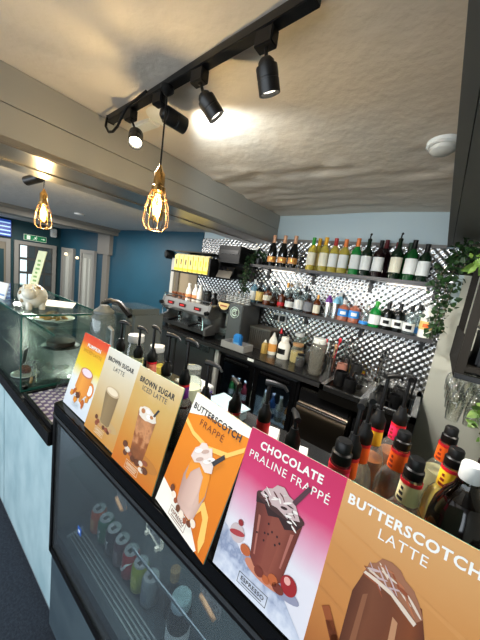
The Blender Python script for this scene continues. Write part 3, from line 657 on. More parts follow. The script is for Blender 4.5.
# ================================================================== SYRUPS ON THE BAR
def syrup(label, x, y, z, neckm, liquid, level, capm=None, pump=None, ph=0.07, body=(226, 230, 226), s=1.0, name='syrup_bottle', band=None, grp='syrup bottles on the bar'):
    t = thing(name, label, 'bottle', (x, y, z), 0.0, grp)
    pr = [(0, 0.003), (.034, 0), (.040, .008), (.0405, .10), (.041, .13), (.0395, .15), (.034, .170), (.026, .185), (.0195, .194), (.0182, .21), (.0165, .262), (0.0165, .268)]
    MB().lathe([(r * s, zz * s) for r, zz in pr], n=24).build('body', glassy('syrup_glass_%d_%d_%d' % body, body, 0.3, .04, .06), t)
    if liquid:
        L = [(0, .004)] + [(r * .93, zz) for r, zz in pr[1:] if zz < level] ; rl = L[-1][0]; L += [(rl * .97, level), (0, level)]
        MB().lathe([(r * s, max(zz, .004) * s) for r, zz in L], n=20).build('syrup', liquid, t)
    if neckm:
        MB().lathe([(.0212 * s, .194 * s), (.0216 * s, .195 * s), (.0200 * s, .242 * s), (.0194 * s, .241 * s)], n=22).build('neck_label', neckm, t)
        MB().lathe([(.0203 * s, .238 * s), (.0208 * s, .238 * s), (.0205 * s, .246 * s), (.0195 * s, .246 * s)], n=22).build('neck_band', RED, t)
        mk = MB()
        for q in range(3): mk.lathe([((.0219 - .0004 * q) * s, (.199 + q * .012) * s), ((.0217 - .0004 * q) * s, (.206 + q * .012) * s)], n=5, a0=radians(-150 + 6 * q), a1=radians(-112 - 5 * q))
        mk.build('label_print', M('ink_darkred', (120, 30, 16), .5) if neckm in (ORANGE, YELLOW, PINK) else DARKTXT, t)
    if band:
        MB().lathe([(.0413 * s, .06 * s), (.0416 * s, .06 * s), (.0418 * s, .14 * s), (.0413 * s, .14 * s)], n=22).build('label', band, t)
    cm = capm or BLACK
    if pump is None:
        c = MB().lathe([(.0175 * s, .25 * s), (.0188 * s, .252 * s), (.0188 * s, .270 * s), (.0155 * s, .273 * s), (.0155 * s, .291 * s), (.013 * s, .295 * s), (0, .295 * s)], n=24)
        c.build('cap', cm, t)
    else:
        MB().lathe([(.0195 * s, .245 * s), (.0205 * s, .247 * s), (.0205 * s, .272 * s), (.013 * s, .284 * s), (.010 * s, .30 * s), (0, .30 * s)], n=20).build('collar', cm, t)
        top = .30 * s + ph; d = Vector((cos(pump), sin(pump), 0))
        p = MB().tube([(0, 0, .295 * s), (0, 0, top)], .0052, 10)
        p.tube([(-d.x * .011, -d.y * .011, top), (d.x * .012, d.y * .012, top + .003), (d.x * .042, d.y * .042, top + .001), (d.x * .052, d.y * .052, top - .009)], [.0085, .008, .005, .0036], 10)
        p.build('pump', cm, t)
    return t
ZB = 0.9705
Ldk = M('dark_syrup', (34, 16, 10), 0.12); Lor = M('orange_syrup', (196, 84, 30), 0.15); Lye = M('yellow_syrup', (206, 176, 60), 0.15)
Lcl = M('pale_syrup', (186, 176, 132), 0.15); Lgr = M('green_grey_syrup', (120, 120, 84), 0.15); Lam = M('amber_syrup', (140, 74, 26), 0.15); Lrd = M('red_syrup', (130, 16, 24), 0.15)
CRM = M('cream_label', (234, 222, 170), 0.5); WCAP = M('white_cap', (196, 198, 196), 0.4); OLIVE = M('olive_label', (122, 112, 70), .5)
syrup('pump bottle with plain clear body at the left end of the syrup row', -1.045, .60, ZB, None, Lgr, .12, pump=0.2, s=.93)
syrup('pump bottle with yellow syrup, second from the left in the syrup row', -.935, .615, ZB, None, Lye, .17, pump=0.0, s=.93)
syrup('pump bottle with a red and white label behind the beige card', -.855, .625, ZB, M('pale_red_label', (214, 120, 96), .5), Lcl, .13, pump=-0.2, ph=.085, s=.95)
syrup('pump bottle with clear shoulders behind the iced latte card', -.725, .595, ZB, None, Lye, .14, pump=0.1, ph=.095, s=.93)
syrup('pump bottle with a purple neck label between the third and fourth card', -.632, .60, ZB, PURPLE, Ldk, .17, pump=-0.1, ph=.10, s=.93)
syrup('pump bottle with a plain glass neck above the frappe card left corner', -.505, .57, ZB, None, Lam, .16, pump=0.0, ph=.075, s=.9)
syrup('black topped bottle with an olive neck above the frappe card', -.412, .60, ZB, OLIVE, Ldk, .17, pump=2.6, ph=.03, s=.92)
syrup('pump bottle with bright red neck above the pink card left corner', -.325, .625, ZB, RED, Lrd, .19, pump=.2, ph=.06, s=.92)
syrup('pump bottle with an orange brown neck label behind the pink card', -.214, .575, ZB, M('amber_label', (214, 110, 40), .5), Lam, .17, pump=2.2, ph=.025, s=.92)
syrup('bottle with a red neck label near the right corner of the pink card', -.098, .555, ZB, PINK, Lrd, .16, s=1.06)
syrup('slim bottle with orange neck label, left of two beside the pink card', -.095, .64, ZB, ORANGE, Lcl, .10, pump=1.6, ph=.07, s=.98)
syrup('bottle with orange neck label, right of two beside the pink card', -.087, .725, ZB, ORANGE, Lcl, .09, pump=1.8, ph=.06, s=.98)
syrup('pump bottle with an amber yellow neck label farthest back in the row', -.076, .845, ZB, YELLOW, Lam, .15, pump=.9, ph=.10, s=.98)
syrup('pump bottle with a hot pink neck label at the back of the row', -.028, .93, ZB, PINK, Lam, .15, pump=1.9, ph=.09, s=.98)
syrup('round shouldered bottle with a large orange neck label, little orange syrup left', -.006, .765, ZB, ORANGE, Lor, .075, s=.99)
syrup('bottle with a cream neck label directly behind the tan card', .027, .655, ZB, CRM, Lam, .15, s=.99)
syrup('bottle with red orange neck label beside the hanging wine glasses', .092, .915, ZB, ORANGE, Lcl, .16, s=.99)
syrup('bottle with a bright yellow neck label and pale yellow syrup', .098, .785, ZB, YELLOW, Lye, .21, s=.99)
# big dark bottle with a white cap
t = thing('dark_syrup_jug', 'big black syrup bottle with a white screw cap at the right edge', 'bottle', (.114, .68, ZB))
t.scale = (1, 1, 1.06)
MB().lathe([(0, .003), (.044, 0), (.0485, .01), (.049, .13), (.048, .175), (.043, .205), (.033, .228), (.021, .247), (.0165, .262), (.0165, .275)], n=30).build('body', M('dark_bottle', (16, 9, 8), 0.08), t)
MB().lathe([(.0345, .2275), (.035, .2285), (.0222, .2475), (.0182, .262), (.018, .262)], n=28).build('neck_ring', glassy('neck_glass', (170, 150, 120), .3), t)
MB().lathe([(.0175, .266), (.0183, .268), (.0183, .294), (.0165, .298), (0, .298)], n=30).build('cap', WCAP, t)
syrup('bottle with a pale cream body label behind the big black syrup bottle', .166, .855, ZB, None, Ldk, .18, s=.96, band=CRM)
# jars, tub and trays at the back of the bar
def jar(label, x, y, z, r, h, fill, lidm, group=None):
    t = thing('glass_jar', label, 'jar', (x, y, z), 0.0, group)
    MB().lathe([(0, .002), (r * .92, 0), (r, .01), (r, h * .72), (r * .8, h * .86), (r * .72, h)], n=22).build('body', glassy('jar_glass', (232, 238, 234), .3, .04, .05), t)
    MB().lathe([(0, .004), (r * .9, .004), (r * .93, .012), (r * .93, h * .62), (0, h * .62)], n=20).build('contents', fill, t)
    MB().lathe([(r * .76, h * .93), (r * .8, h * .94), (r * .8, h * 1.06), (0, h * 1.07)], n=22).build('lid', lidm, t)
jar('clear jar with white lid at the far left behind the syrup pumps', -1.09, .70, ZB, .045, .26, Lcl, WCAP)
jar('clear jar of cream powder behind the iced latte card', -.765, .765, ZB, .045, .20, M('cream_powder', (226, 222, 190), .8), glassy('clear_lid', (230, 236, 232), .35, .05, .2))
jar('clear jar with a yellow filling behind the beige card', -1.02, .77, ZB, .042, .22, M('yellow_fill', (226, 190, 40), .7), WCAP)
t = thing('storage_tub', 'white plastic tub with purple stripes behind the purple necked pump bottle', 'tub', (-.865, .885, ZB), -.1)
MB().box(-.075, .075, -.055, .055, 0, .065, .008).build('body', M('white_tub', (186, 186, 204), .5), t)
MB().box(-.08, .08, -.06, .06, .065, .078, .004).build('lid', WCAP, t)
MB().box(-.076, .076, -.0565, .0565, .02, .03).box(-.076, .076, -.0565, .0565, .042, .05).build('stripe', M('violet', (96, 80, 160), .5), t, False)
t = thing('pale_blue_tray', 'pale blue plastic tray standing behind the frappe card', 'tray', (-.655, .885, ZB), -.15)
MB().box(-.085, .085, -.06, .06, 0, .05, .012).build('body', M('pale_blue_tub', (140, 160, 168), .5), t)
MB().box(-.09, .09, -.065, .065, .05, .056, .004).build('rim', M('pale_blue_tub'), t)
def bigcard(x, y, label):
    t = thing('white_carton', label, 'carton', (x, y, ZB), .2, 'white cartons behind the pink card')
    MB().box(-.026, .026, -.02, .02, 0, .12, .003).build('box', PAPER, t, False)
    MB().prism([(-.026, -.02, .12), (-.026, .02, .12), (-.026, 0, .148)], (.052, 0, 0)).build('gable', PAPER, t, False)
bigcard(-.352, .74, 'white carton right of the bright red bottle neck, left of two'); bigcard(-.245, .72, 'white carton beside the orange brown neck, right of two')

# ================================================================== BACK BAR
ZC = 0.90
t = thing('back_counter', 'long black back counter under the bottle shelves', 'counter', (0, 0, 0))
MB().box(-2.95, -0.58, 1.92, 2.436, ZC - .04, ZC, .004).build('worktop', M('black_worktop', (20, 20, 21), 0.25), t, False)
MB().box(-2.95, -0.58, 1.915, 1.921, ZC - .045, ZC - .012).build('front_edge', M('edge_strip', (70, 70, 70), .25, .6), t, False)
MB().box(-2.95, -0.58, 2.40, 2.436, FLOOR, ZC - .04).build('back_board', BLACK, t, False)
MB().box(-1.255, -1.19, 1.9125, 1.9155, ZC - .035, ZC - .012).build('white_sticker', PAPER, t, False)
# cupboard under the coffee machine
t = thing('steel_cupboard', 'grey steel cupboard under the coffee machine end of the back counter', 'cupboard', (0, 0, 0))
MB().box(-2.9, -1.62, 1.98, 2.39, FLOOR, ZC - .042).build('body', M('grey_cupboard', (96, 100, 100), .4, .3), t, False)
for a in (-2.86, -2.26, ): MB().box(a, a + .57, 1.955, 1.98, FLOOR + .08, ZC - .07, .004).build('door', STEELB, t, False)
MB().box(-1.665, -1.62, 1.945, 1.98, FLOOR, ZC - .042).build('corner_post', M('post_grey', (168, 170, 166), .4), t, False)
MB().box(-2.1, -1.75, 1.935, 1.955, ZC - .12, ZC - .055, .004).build('top_rail', STEEL, t, False)
# bottle cooler with glass doors
t = thing('bottle_cooler', 'black double door bottle cooler under the middle of the back counter', 'cooler', (0, 0, 0))
b = MB().box(-1.60, -.76, 2.36, 2.39, FLOOR, ZC - .042).box(-1.60, -1.57, 1.97, 2.36, FLOOR, ZC - .042).box(-.79, -.76, 1.97, 2.36, FLOOR, ZC - .042).box(-1.57, -.79, 1.97, 2.36, FLOOR, FLOOR + .12).box(-1.57, -.79, 1.97, 2.36, ZC - .075, ZC - .042)
b.build('body', BLACK, t, False)
MB().box(-1.57, -.79, 2.0, 2.36, .36, .366).build('shelf', M('grille_bar', (176, 184, 186), 0.35, 0.6), t, False)
for a in (-1.59, -1.18):
    f = MB(); x0, x1, z0, z1 = a, a + .4, FLOOR + .12, ZC - .085
    f.box(x0, x0 + .04, 1.945, 1.97, z0, z1).box(x1 - .04, x1, 1.945, 1.97, z0, z1).box(x0 + .04, x1 - .04, 1.945, 1.97, z0, z0 + .05).box(x0 + .04, x1 - .04, 1.945, 1.97, z1 - .05, z1)
    d = f.build('door', BLACKG, t, False)
    MB().box(x0 + .04, x1 - .04, 1.952, 1.957, z0 + .05, z1 - .05).build('door_glass', glassy('cooler_glass', (150, 160, 166), .2), d, False)
    MB().box(x0 + .06, x1 - .06, 1.93, 1.945, z1 - .03, z1 - .012, .004).build('door_handle', BLACK, d, False)
lamp('cooler_lamp', 'AREA', (-1.18, 2.0, ZC - .09), 9.0, (.85, .93, 1), (radians(10), 0, 0), shape='RECTANGLE', size=.7, size_y=.03)
def cooler_bottle(x, y, z, h, r, m, label):
    t = thing('drink_bottle', label, 'bottle', (x, y, z), 0, 'bottles in the cooler')
    MB().lathe([(0, 0), (r, 0), (r, h * .55), (r * .4, h * .78), (r * .36, h * .95)], n=14).build('body', m, t)
    MB().lathe([(r * .42, h * .93), (r * .42, h), (0, h)], n=12).build('cap', PAPER, t)
    MB().lathe([(r * 1.01, h * .2), (r * 1.02, h * .2), (r * 1.02, h * .45), (r * 1.01, h * .45)], n=14).build('label', PAPER, t)
cg = [M('cool_%d' % i, c, .15) for i, c in enumerate([(60, 130, 70), (150, 60, 70), (176, 170, 150), (60, 90, 140), (40, 110, 60), (190, 120, 60)])]
for k, (x, q) in enumerate([(-1.50, 0), (-1.42, 4), (-1.34, 1), (-1.26, 0), (-1.10, 2), (-1.02, 3), (-.94, 2), (-.86, 5)]):
    cooler_bottle(x, 2.07, .367, .23, .031, cg[q], 'bottle on the upper shelf of the back cooler, %s' % ['far left, green', 'second from left, deep green', 'with reddish body', 'light green beside the door frame', 'pale body behind the right door', 'blue body behind the right door', 'pale body next to the blue one', 'orange body at the right end'][k])
# undercounter dishwasher and sink
t = thing('dishwasher', 'stainless undercounter glasswasher with a bowed dark steel door', 'dishwasher', (0, 0, 0))
MB().box(-.74, -.34, 1.96, 2.38, FLOOR, ZC - .1).build('body', DSTEEL, t, False)
pr = [( -.735, 1.958, z) for z in (0,)]
MB().prism([(-.735, 1.96, .30), (-.735, 1.925, .31), (-.735, 1.905, .40), (-.735, 1.905, .62), (-.735, 1.918, .665), (-.735, 1.945, .69), (-.735, 1.96, .69)], (.38, 0, 0)).build('door', M('warm_steel', (120, 108, 92), .3, 1.0), t, True)
MB().box(-.735, -.355, 1.935, 1.96, .70, .79, .004).build('control_panel', BLACK, t, False)
MB().box(-.735, -.355, 1.898, 1.93, .668, .684, .004).build('door_handle', STEEL, t, False)
t = thing('sink_unit', 'stainless steel sink unit with drainer at the right end of the back counter', 'sink', (0, 0, 0))
s = MB(); X0, X1, Y0, Y1 = -.575, .02, 1.86, 2.436
s.box(X0, X0 + .03, Y0, Y1, ZC - .03, ZC + .004).box(X1 - .03, X1, Y0, Y1, ZC - .03, ZC + .004).box(X0, X1, Y0, Y0 + .03, ZC - .03, ZC + .004).box(X0, X1, Y1 - .1, Y1, ZC - .03, ZC + .004)
s.box(-.30, -.26, Y0, Y1, ZC - .03, ZC + .002)
s.build('rim', STEEL, t, False)
MB().box(X0 + .03, -.30, Y0 + .03, Y1 - .1, ZC - .03, ZC - .022).build('drainer', DSTEEL, t, False)
bm_ = MB().box(-.26, X1 - .03, Y0 + .03, Y1 - .1, ZC - .16, ZC - .152).box(-.26, -.255, Y0 + .03, Y1 - .1, ZC - .152, ZC - .03).box(X1 - .035, X1 - .03, Y0 + .03, Y1 - .1, ZC - .152, ZC - .03).box(-.255, X1 - .035, Y0 + .03, Y0 + .035, ZC - .152, ZC - .03)
bm_.build('basin', DSTEEL, t, False)
MB().box(X0, X1, Y0 + .01, Y0 + .03, ZC - .10, ZC - .03).build('apron', DSTEEL, t, False)
MB().box(-.32, X1, 1.93, 2.38, FLOOR, ZC - .165).build('stand', BLACK, t, False)
tp = MB().cyl((-.29, 2.385, ZC + .004), (-.29, 2.385, ZC + .04), .025, .02).tube([(-.29, 2.385, ZC + .03), (-.29, 2.385, ZC + .2), (-.285, 2.36, ZC + .24), (-.28, 2.29, ZC + .245), (-.278, 2.25, ZC + .22)], .012, 10)
tf = thing('mixer_tap', 'chrome mixer tap with a black lever behind the sink', 'tap', (0, 0, 0)); tp.build('spout', CHROME, tf)
MB().tube([(-.29, 2.385, ZC + .2), (-.275, 2.40, ZC + .265)], [.014, .010], 8).build('lever', BLACK, tf)
def pot(name, label, x, y, z, r, h, m, cat='jug', handle=True, group=None):
    t = thing(name, label, cat, (x, y, z), 0, group)
    MB().lathe([(0, .001), (r * .85, 0), (r, .012), (r * .95, h * .8), (r * .9, h), (r * .84, h), (r * .88, h * .8), (r * .9, .016), (0, .012)], n=20).build('body', m, t)
    if handle: MB().tube([(r * .9, 0, h * .85), (r * 1.6, 0, h * .8), (r * 1.6, 0, h * .35), (r * .92, 0, h * .25)], .006, 8).build('handle', m, t)
zd = ZC - .0215
pot('milk_jug', 'black jug at the left of the sink drainer', -.49, 2.06, zd, .05, .11, BLACK); pot('milk_jug', 'black jug at the front of the sink drainer', -.40, 1.98, zd, .045, .10, BLACK)
pot('milk_jug', 'steel milk jug at the middle of the sink drainer', -.385, 2.13, zd, .045, .11, STEEL); pot('milk_jug', 'tall dark jug at the rear of the sink drainer', -.43, 2.25, zd, .045, .15, M('dark_plastic', (34, 34, 34), .3))
for k, (x, y, h) in enumerate([(-.20, 2.0, .19), (-.12, 2.05, .20), (-.09, 2.12, .22), (-.20, 2.15, .2), (-.12, 2.235, .21)]):
    pot('basin_jug', ['dark jug at the front left of the sink basin', 'black jug in the middle of the sink basin', 'dark jug at the right side of the sink basin', 'black jug standing at the back left of the basin', 'steel jug at the back of the sink basin'][k], x, y, ZC - .151, .04, h, [M('dark_plastic'), BLACK, M('dark_plastic'), BLACK, STEEL][k], handle=(k % 2 == 0))
t = thing('brush', 'black handled brush standing in the sink basin', 'brush', (-.045, 2.27, ZC - .151))
MB().tube([(0, 0, .03), (.01, .01, .30)], .008, 8).build('handle', BLACK, t); MB().lathe([(0, 0), (.024, .002), (.026, .05), (.01, .06), (0, .06)], n=14).build('head', M('brush_tan', (190, 130, 70), .8), t)
t = thing('sponge_pack', 'yellow and red packet on the rear rim of the sink', 'packet', (-.42, 2.372, ZC + .005), .2)
MB().box(-.04, .04, -.02, .02, 0, .05, .008).build('wrap', YELLOW, t); MB().box(.0, .041, -.021, .021, .008, .042, .006).build('print', RED, t)
# things on the back counter
def tub(name, label, x0, x1, y0, y1, h, m, cat):
    t = thing(name, label, cat, ((x0 + x1) / 2, (y0 + y1) / 2, ZC + .0005)); a, b = (x1 - x0) / 2, (y1 - y0) / 2
    MB().box(-a, a, -b, b, 0, .01).box(-a, -a + .008, -b, b, .01, h).box(a - .008, a, -b, b, .01, h).box(-a + .008, a - .008, -b, -b + .008, .01, h).box(-a + .008, a - .008, b - .008, b, .01, h).build('body', m, t, False)
    return t, a, b
t, a, b = tub('grey_caddy', 'grey plastic caddy on the back counter holding a bright blue box', -1.60, -1.33, 1.935, 2.09, .06, M('grey_plastic', (150, 150, 148), .5), 'caddy')
t = thing('blue_box', 'bright blue box standing in the grey caddy', 'box', (-1.475, 2.03, ZC + .011), .15)
MB().box(-.04, .04, -.03, .03, 0, .125, .012).build('carton', BLUE, t); MB().box(-.03, .03, -.031, -.030, .03, .05).build('print', M('light_blue', (120, 180, 226), .5), t, False)
t, a, b = tub('ribbed_bin', 'dark ribbed knock-out bin behind the grey caddy', -1.48, -1.24, 2.22, 2.42, .20, M('dark_bin', (58, 54, 48), .5), 'bin')
rb = MB()
for k in range(10): rb.box(-a + .012 + k * .0235, -a + .020 + k * .0235, -b - .004, -b, .01, .185)
rb.build('rib', M('dark_bin'), t, False); MB().box(-a - .004, a + .004, -b - .005, b, .2, .21).build('rim', M('bin_rim', (90, 84, 74), .4), t, False)
def squeezy(label, x, y, r, h, m, lab, cap):
    t = thing('sauce_bottle', label, 'bottle', (x, y, ZC + .0005))
    MB().lathe([(0, 0), (r, 0), (r, h * .6), (r * .62, h * .78), (r * .45, h * .8)], n=18).build('body', m, t)
    MB().lathe([(r * .48, h * .79), (r * .5, h * .8), (r * .3, h * .92), (r * .14, h), (0, h)], n=14).build('cap', cap, t)
    if lab: MB().lathe([(r * 1.01, h * .15), (r * 1.02, h * .15), (r * 1.02, h * .5), (r * 1.01, h * .5)], n=18).build('label', lab, t)
squeezy('white sauce bottle with an orange label right of the dark bin', -1.185, 2.20, .04, .21, M('white_plastic', (222, 220, 208), .4), M('pale_orange', (226, 160, 80), .5), M('white_plastic'))
squeezy('yellow brown sauce bottle beside the dark bin', -1.245, 2.16, .032, .13, M('mustard_bottle', (170, 140, 70), .3), None, M('white_plastic'))
squeezy('dark bottle with red cap against the wall tiles behind the white bottle', -1.19, 2.34, .035, .24, M('dark_jar', (30, 30, 34), .15), None, RED)
t = thing('white_canister', 'white canister with a black label on the back counter', 'canister', (-1.06, 2.19, ZC + .0005))
MB().lathe([(0, 0), (.055, 0), (.057, .01), (.055, .12), (.04, .15), (.032, .155)], n=22).build('body', M('white_plastic'), t)
MB().lathe([(.032, .153), (.036, .155), (.036, .185), (.03, .2), (0, .2)], n=18).build('lid', M('white_plastic'), t); MB().lathe([(.0575, .045), (.058, .045), (.0565, .095), (.056, .095)], n=8, a0=radians(-135), a1=radians(-50)).build('label', BLACK, t)
jar('glass jar of yellow snacks with a tan lid on the back counter', -.93, 2.20, ZC, .06, .16, M('snack', (196, 166, 100), .8), M('tan_cap', (170, 128, 84), .5))
jar('glass jar behind the white canister on the back counter', -1.0, 2.36, ZC, .055, .22, M('pale_fill', (176, 168, 140), .8), WCAP)
jar('small dark filled jar left of the tall clear jug', -.86, 2.13, ZC, .04, .10, Ldk, BLACK)
jar('dark coffee jar behind the small dark jar', -.85, 2.30, ZC, .045, .17, M('coffee_fill', (54, 34, 22), .8), BLACK)
t = thing('clear_shaker', 'tall clear lidded jug on the back counter in front of the steel canisters', 'jug', (-.70, 2.06, ZC + .0005))
MB().lathe([(0, .004), (.05, 0), (.055, .01), (.062, .22), (.058, .24), (.045, .255), (.042, .25), (.054, .235), (.058, .22), (.05, .012), (0, .01)], n=26).build('body', glassy('shaker_plastic', (216, 214, 204), .35, .05, .1), t)
MB().lathe([(.046, .25), (.05, .255), (.05, .285), (.045, .29), (0, .29)], n=22).build('lid', M('cloudy_lid', (206, 206, 196), .3), t)
def tools(label, x, y, r, h, specs, cm):
    t = thing('utensil_pot', label, 'utensil pot', (x, y, ZC + .0005))
    MB().lathe([(0, 0), (r, 0), (r * 1.04, h), (r * .97, h), (r * .93, .008), (0, .008)], n=22).build('canister', cm, t)
    for dx, dy, L, m in specs:
        o = MB().tube([(dx * .3, dy * .3, .012), (dx, dy, h), (dx * 1.7, dy * 1.7, L)], .0045, 6).ball((dx * 1.75, dy * 1.75, L), .013, (1, .4, 1.7), 8); o.build('utensil', m, t)
tools('steel pot of spoons and bar tools, left one behind the tall jug', -.64, 2.25, .042, .13, [(-.02, 0, .26, STEEL), (.02, .01, .28, RED), (0, .02, .24, STEEL), (.015, -.02, .23, WOOD)], STEEL)
tools('steel pot of long spoons beside the sink, right one', -.535, 2.33, .042, .14, [(-.02, 0, .27, STEEL), (.02, .01, .25, STEEL), (0, .02, .29, BLACK), (.01, -.02, .24, STEEL)], STEEL)
tools('small steel pot of straws against the wall tiles', -.74, 2.36, .035, .12, [(-.015, 0, .22, RED), (.012, .01, .24, PAPER), (0, -.01, .23, RED)], STEEL)
pot('straw_tub', 'pinkish see-through tub at the back left of the sink', -.535, 2.21, ZC + .0005, .045, .11, glassy('pink_tub', (222, 170, 150), .3, .1, .35), cat='tub', handle=False)
# wall socket
t = thing('wall_socket', 'white double wall socket with two black plugs on the metal tiles', 'socket', (-1.28, YB - .012, 1.225))
MB().box(-.075, .075, -.012, 0, -.043, .043, .003).build('plate', WHITE, t, False)
for a in (-.038, .038): MB().box(a - .025, a + .025, -.045, -.012, -.03, .025, .006).build('plug', BLACK, t)
tag(MB().tube([(-1.318, YB - .05, 1.20), (-1.33, YB - .05, 1.12), (-1.40, YB - .022, 1.13), (-1.47, YB - .022, 1.14), (-1.53, YB - .022, 1.05), (-1.545, YB - .022, .915)], .005, 6).build('plug_cable', BLACK), 'black cable hanging from the left plug of the wall socket', 'cable')
tag(MB().tube([(-1.58, YB - .018, 1.86), (-1.66, YB - .018, 1.90), (-1.72, YB - .018, 1.80), (-1.75, YB - .018, 1.70), (-1.72, YB - .018, 1.60), (-1.78, YB - .018, 1.52)], .007, 6).build('wall_cable', BLACK), 'black cable looping over the wall tiles left of the ivy', 'cable')

# ================================================================== SHELVES AND THEIR BOTTLES
S1, S2 = 1.725, 1.34
shm = M('shelf_black', (52, 50, 50), .4)
def shelf(name, label, z, x0):
    t = thing(name, label, 'shelf', (0, 0, 0)); MB().box(x0, .0, 2.265, YB - .012, z - .027, z, .002).build('board', shm, t, False)
    for x in (-1.5, -1.0, -.5, -.06): MB().box(x - .012, x + .012, 2.30, YB - .013, z - .045, z - .027).box(x - .012, x + .012, YB - .03, YB - .013, z - .12, z - .045).build('bracket', BLACKM, t, False)
    return t
shelf('bottle_shelf', 'upper dark bottle shelf carrying champagne and wine', S1, -1.64); shelf('bottle_shelf', 'lower dark bottle shelf carrying spirits', S2, -1.66)
LEDM = M('led_strip', (255, 246, 232), .4, emit=((255, 244, 228), 2.0))
for z, lab in ((S1, 'thin lit strip lamp under the upper bottle shelf'),):
    t = thing('led_strip', lab, 'lamp', (0, 0, 0)); MB().box(-1.45, -1.2, 2.40, 2.412, z - .036, z - .0285).build('diffuser', LEDM, t, False); MB().box(-.38, -.12, 2.40, 2.412, z - .036, z - .0285).build('diffuser', LEDM, t, False)
    for x in (-1.38, -.22): l = lamp('strip_light', 'AREA', (x, 2.39, z - .04), 1.0, (1, .95, .88), (radians(-12), 0, 0), shape='RECTANGLE', size=.45, size_y=.03)
PROF = {
 'wine': [(0, .004), (.45, 0), (.5, .01), (.5, .60), (.47, .66), (.3, .74), (.2, .79), (.185, .96), (.2, .965), (.2, .99), (.17, 1)],
 'champ': [(0, .004), (.45, 0), (.5, .01), (.5, .42), (.46, .52), (.34, .64), (.22, .74), (.18, .80), (.165, .92), (.19, .93), (.19, .985), (.15, 1)],
 'spirit': [(0, .004), (.46, 0), (.5, .01), (.5, .58), (.46, .66), (.28, .73), (.18, .76), (.17, .92), (.17, 1)],
 'square': [(0, .004), (.47, 0), (.5, .01), (.5, .62), (.48, .68), (.2, .74), (.17, .78), (.17, .96), (.17, 1)],
 'round': [(0, .004), (.36, 0), (.5, .12), (.52, .3), (.44, .48), (.24, .62), (.18, .70), (.18, 1)]}
BG = {'black': M('black_bottle', (10, 12, 10), .08), 'green': M('green_bottle', (14, 70, 30), .1), 'dgreen': M('deep_green_bottle', (12, 34, 20), .08), 'red': M('red_wine_bottle', (26, 8, 12), .08),
      'white': glassy('white_wine', (222, 206, 96), .3, .04, .45), 'clear': glassy('clear_bottle', (224, 232, 232), .35, .04, .08), 'amber': M('amber_bottle', (92, 42, 14), .1), 'brown': M('brown_bottle', (40, 22, 14), .1),
      'blue': glassy('blue_bottle', (150, 196, 214), .35, .04, .3), 'pink': glassy('pink_gin', (226, 150, 120), .3, .04, .4), 'wht': M('white_bottle', (232, 230, 220), .25), 'steel': STEEL, 'lblue': M('light_blue_bottle', (120, 186, 214), .3), 'bgreen': M('bright_green_bottle', (20, 120, 50), .1)}
LB = {'cream': M('label_cream', (226, 220, 196), .5), 'orange': M('label_gold', (200, 136, 70), .4), 'yellow': M('label_yellow', (220, 190, 110), .5), 'grey': M('label_grey', (120, 122, 128), .5), 'white': M('label_white', (222, 224, 220), .5), 'red': RED, 'black': BLACK, 'blue': BLUE, 'bwhite': M('label_white')}
CP = {'rose': M('rose_foil', (214, 160, 124), .4, .2), 'green': M('green_foil', (40, 150, 40), .4), 'yellow': M('yellow_foil', (230, 170, 20), .4), 'red': M('red_foil', (170, 40, 34), .4), 'orange': M('orange_foil', (224, 120, 50), .4), 'dred': M('dark_red_foil', (100, 14, 30), .4), 'black': BLACK, 'pourer': BLACK, 'white': WCAP, 'purple': PURPLE, 'gold': GOLD, 'dgreen': M('dark_green_foil', (16, 50, 24), .4)}
def bottle(name, label, x, y, z, h, dia, prof, glass, lab, cap, lz=(.15, .48), group=None, mark=None, cap0=.78):
    face = math.atan2(-y, -x); t = thing(name, label, 'bottle', (x, y, z), 0, group)
    P = [(r * dia, zz * h) for r, zz in PROF[prof]]
    MB().lathe(P, n=20).build('body', BG[glass], t)
    def rad(zz):
        for (r0, z0), (r1, z1) in zip(PROF[prof][1:], PROF[prof][2:]):
            if z0 <= zz <= z1: return (r0 + (r1 - r0) * (zz - z0) / max(1e-6, z1 - z0)) * dia
        return .5 * dia
    if lab:
        r0, r1 = rad(lz[0]) + .0006, rad(lz[1]) + .0006
        MB().lathe([(r0, lz[0] * h), (r0 + .0006, lz[0] * h), (r1 + .0006, lz[1] * h), (r1, lz[1] * h)], n=14, a0=face - 1.35, a1=face + 1.35).build('label', LB[lab], t)
        if mark:
            r = (r0 + r1) / 2 + .001; zm = (lz[0] + lz[1]) / 2; dz = (lz[1] - lz[0]) * .22
            MB().lathe([(r, (zm - dz) * h), (r + .0007, (zm - dz) * h), (r + .0007, (zm + dz) * h), (r, (zm + dz) * h)], n=8, a0=face - .5, a1=face + .5).build('label_mark', mark, t)
    if cap == 'pourer':
        MB().lathe([(.2 * dia, .985 * h), (.2 * dia, h * 1.01), (.1 * dia, h * 1.03), (0, h * 1.03)], n=12).tube([(0, 0, h), (0, -.004, h + .025), (.006, -.014, h + .042)], .005, 8).ball((.004, -.008, h + .038), .009, n=8).build('pourer', BLACK, t)
    elif cap:
        pc = [(rad(min(.985, cap0 + i * (1 - cap0) / 4)) + .0012, (cap0 + i * (1 - cap0) / 4) * h) for i in range(5)]
        MB().lathe(pc[:-1] + [(pc[-1][0], h * 1.003), (0, h * 1.004)], n=16).build('cap', CP[cap], t)
    return t
def sy(x, y): return x * y / 2.36
F, B = 2.32, 2.405
for k, x in enumerate((-1.444, -1.326, -1.212)):
    bottle('champagne_bottle', ['dark champagne bottle with orange label, leftmost on the upper shelf', 'dark champagne bottle with orange label, middle of the three', 'dark champagne bottle with orange label, nearest the white wines'][k], sy(x, F), F, S1, .295, .088, 'champ', 'black', 'orange', 'rose', (.13, .31), 'champagne bottles', GOLD, .76)
G = 'wine bottles on the upper shelf'
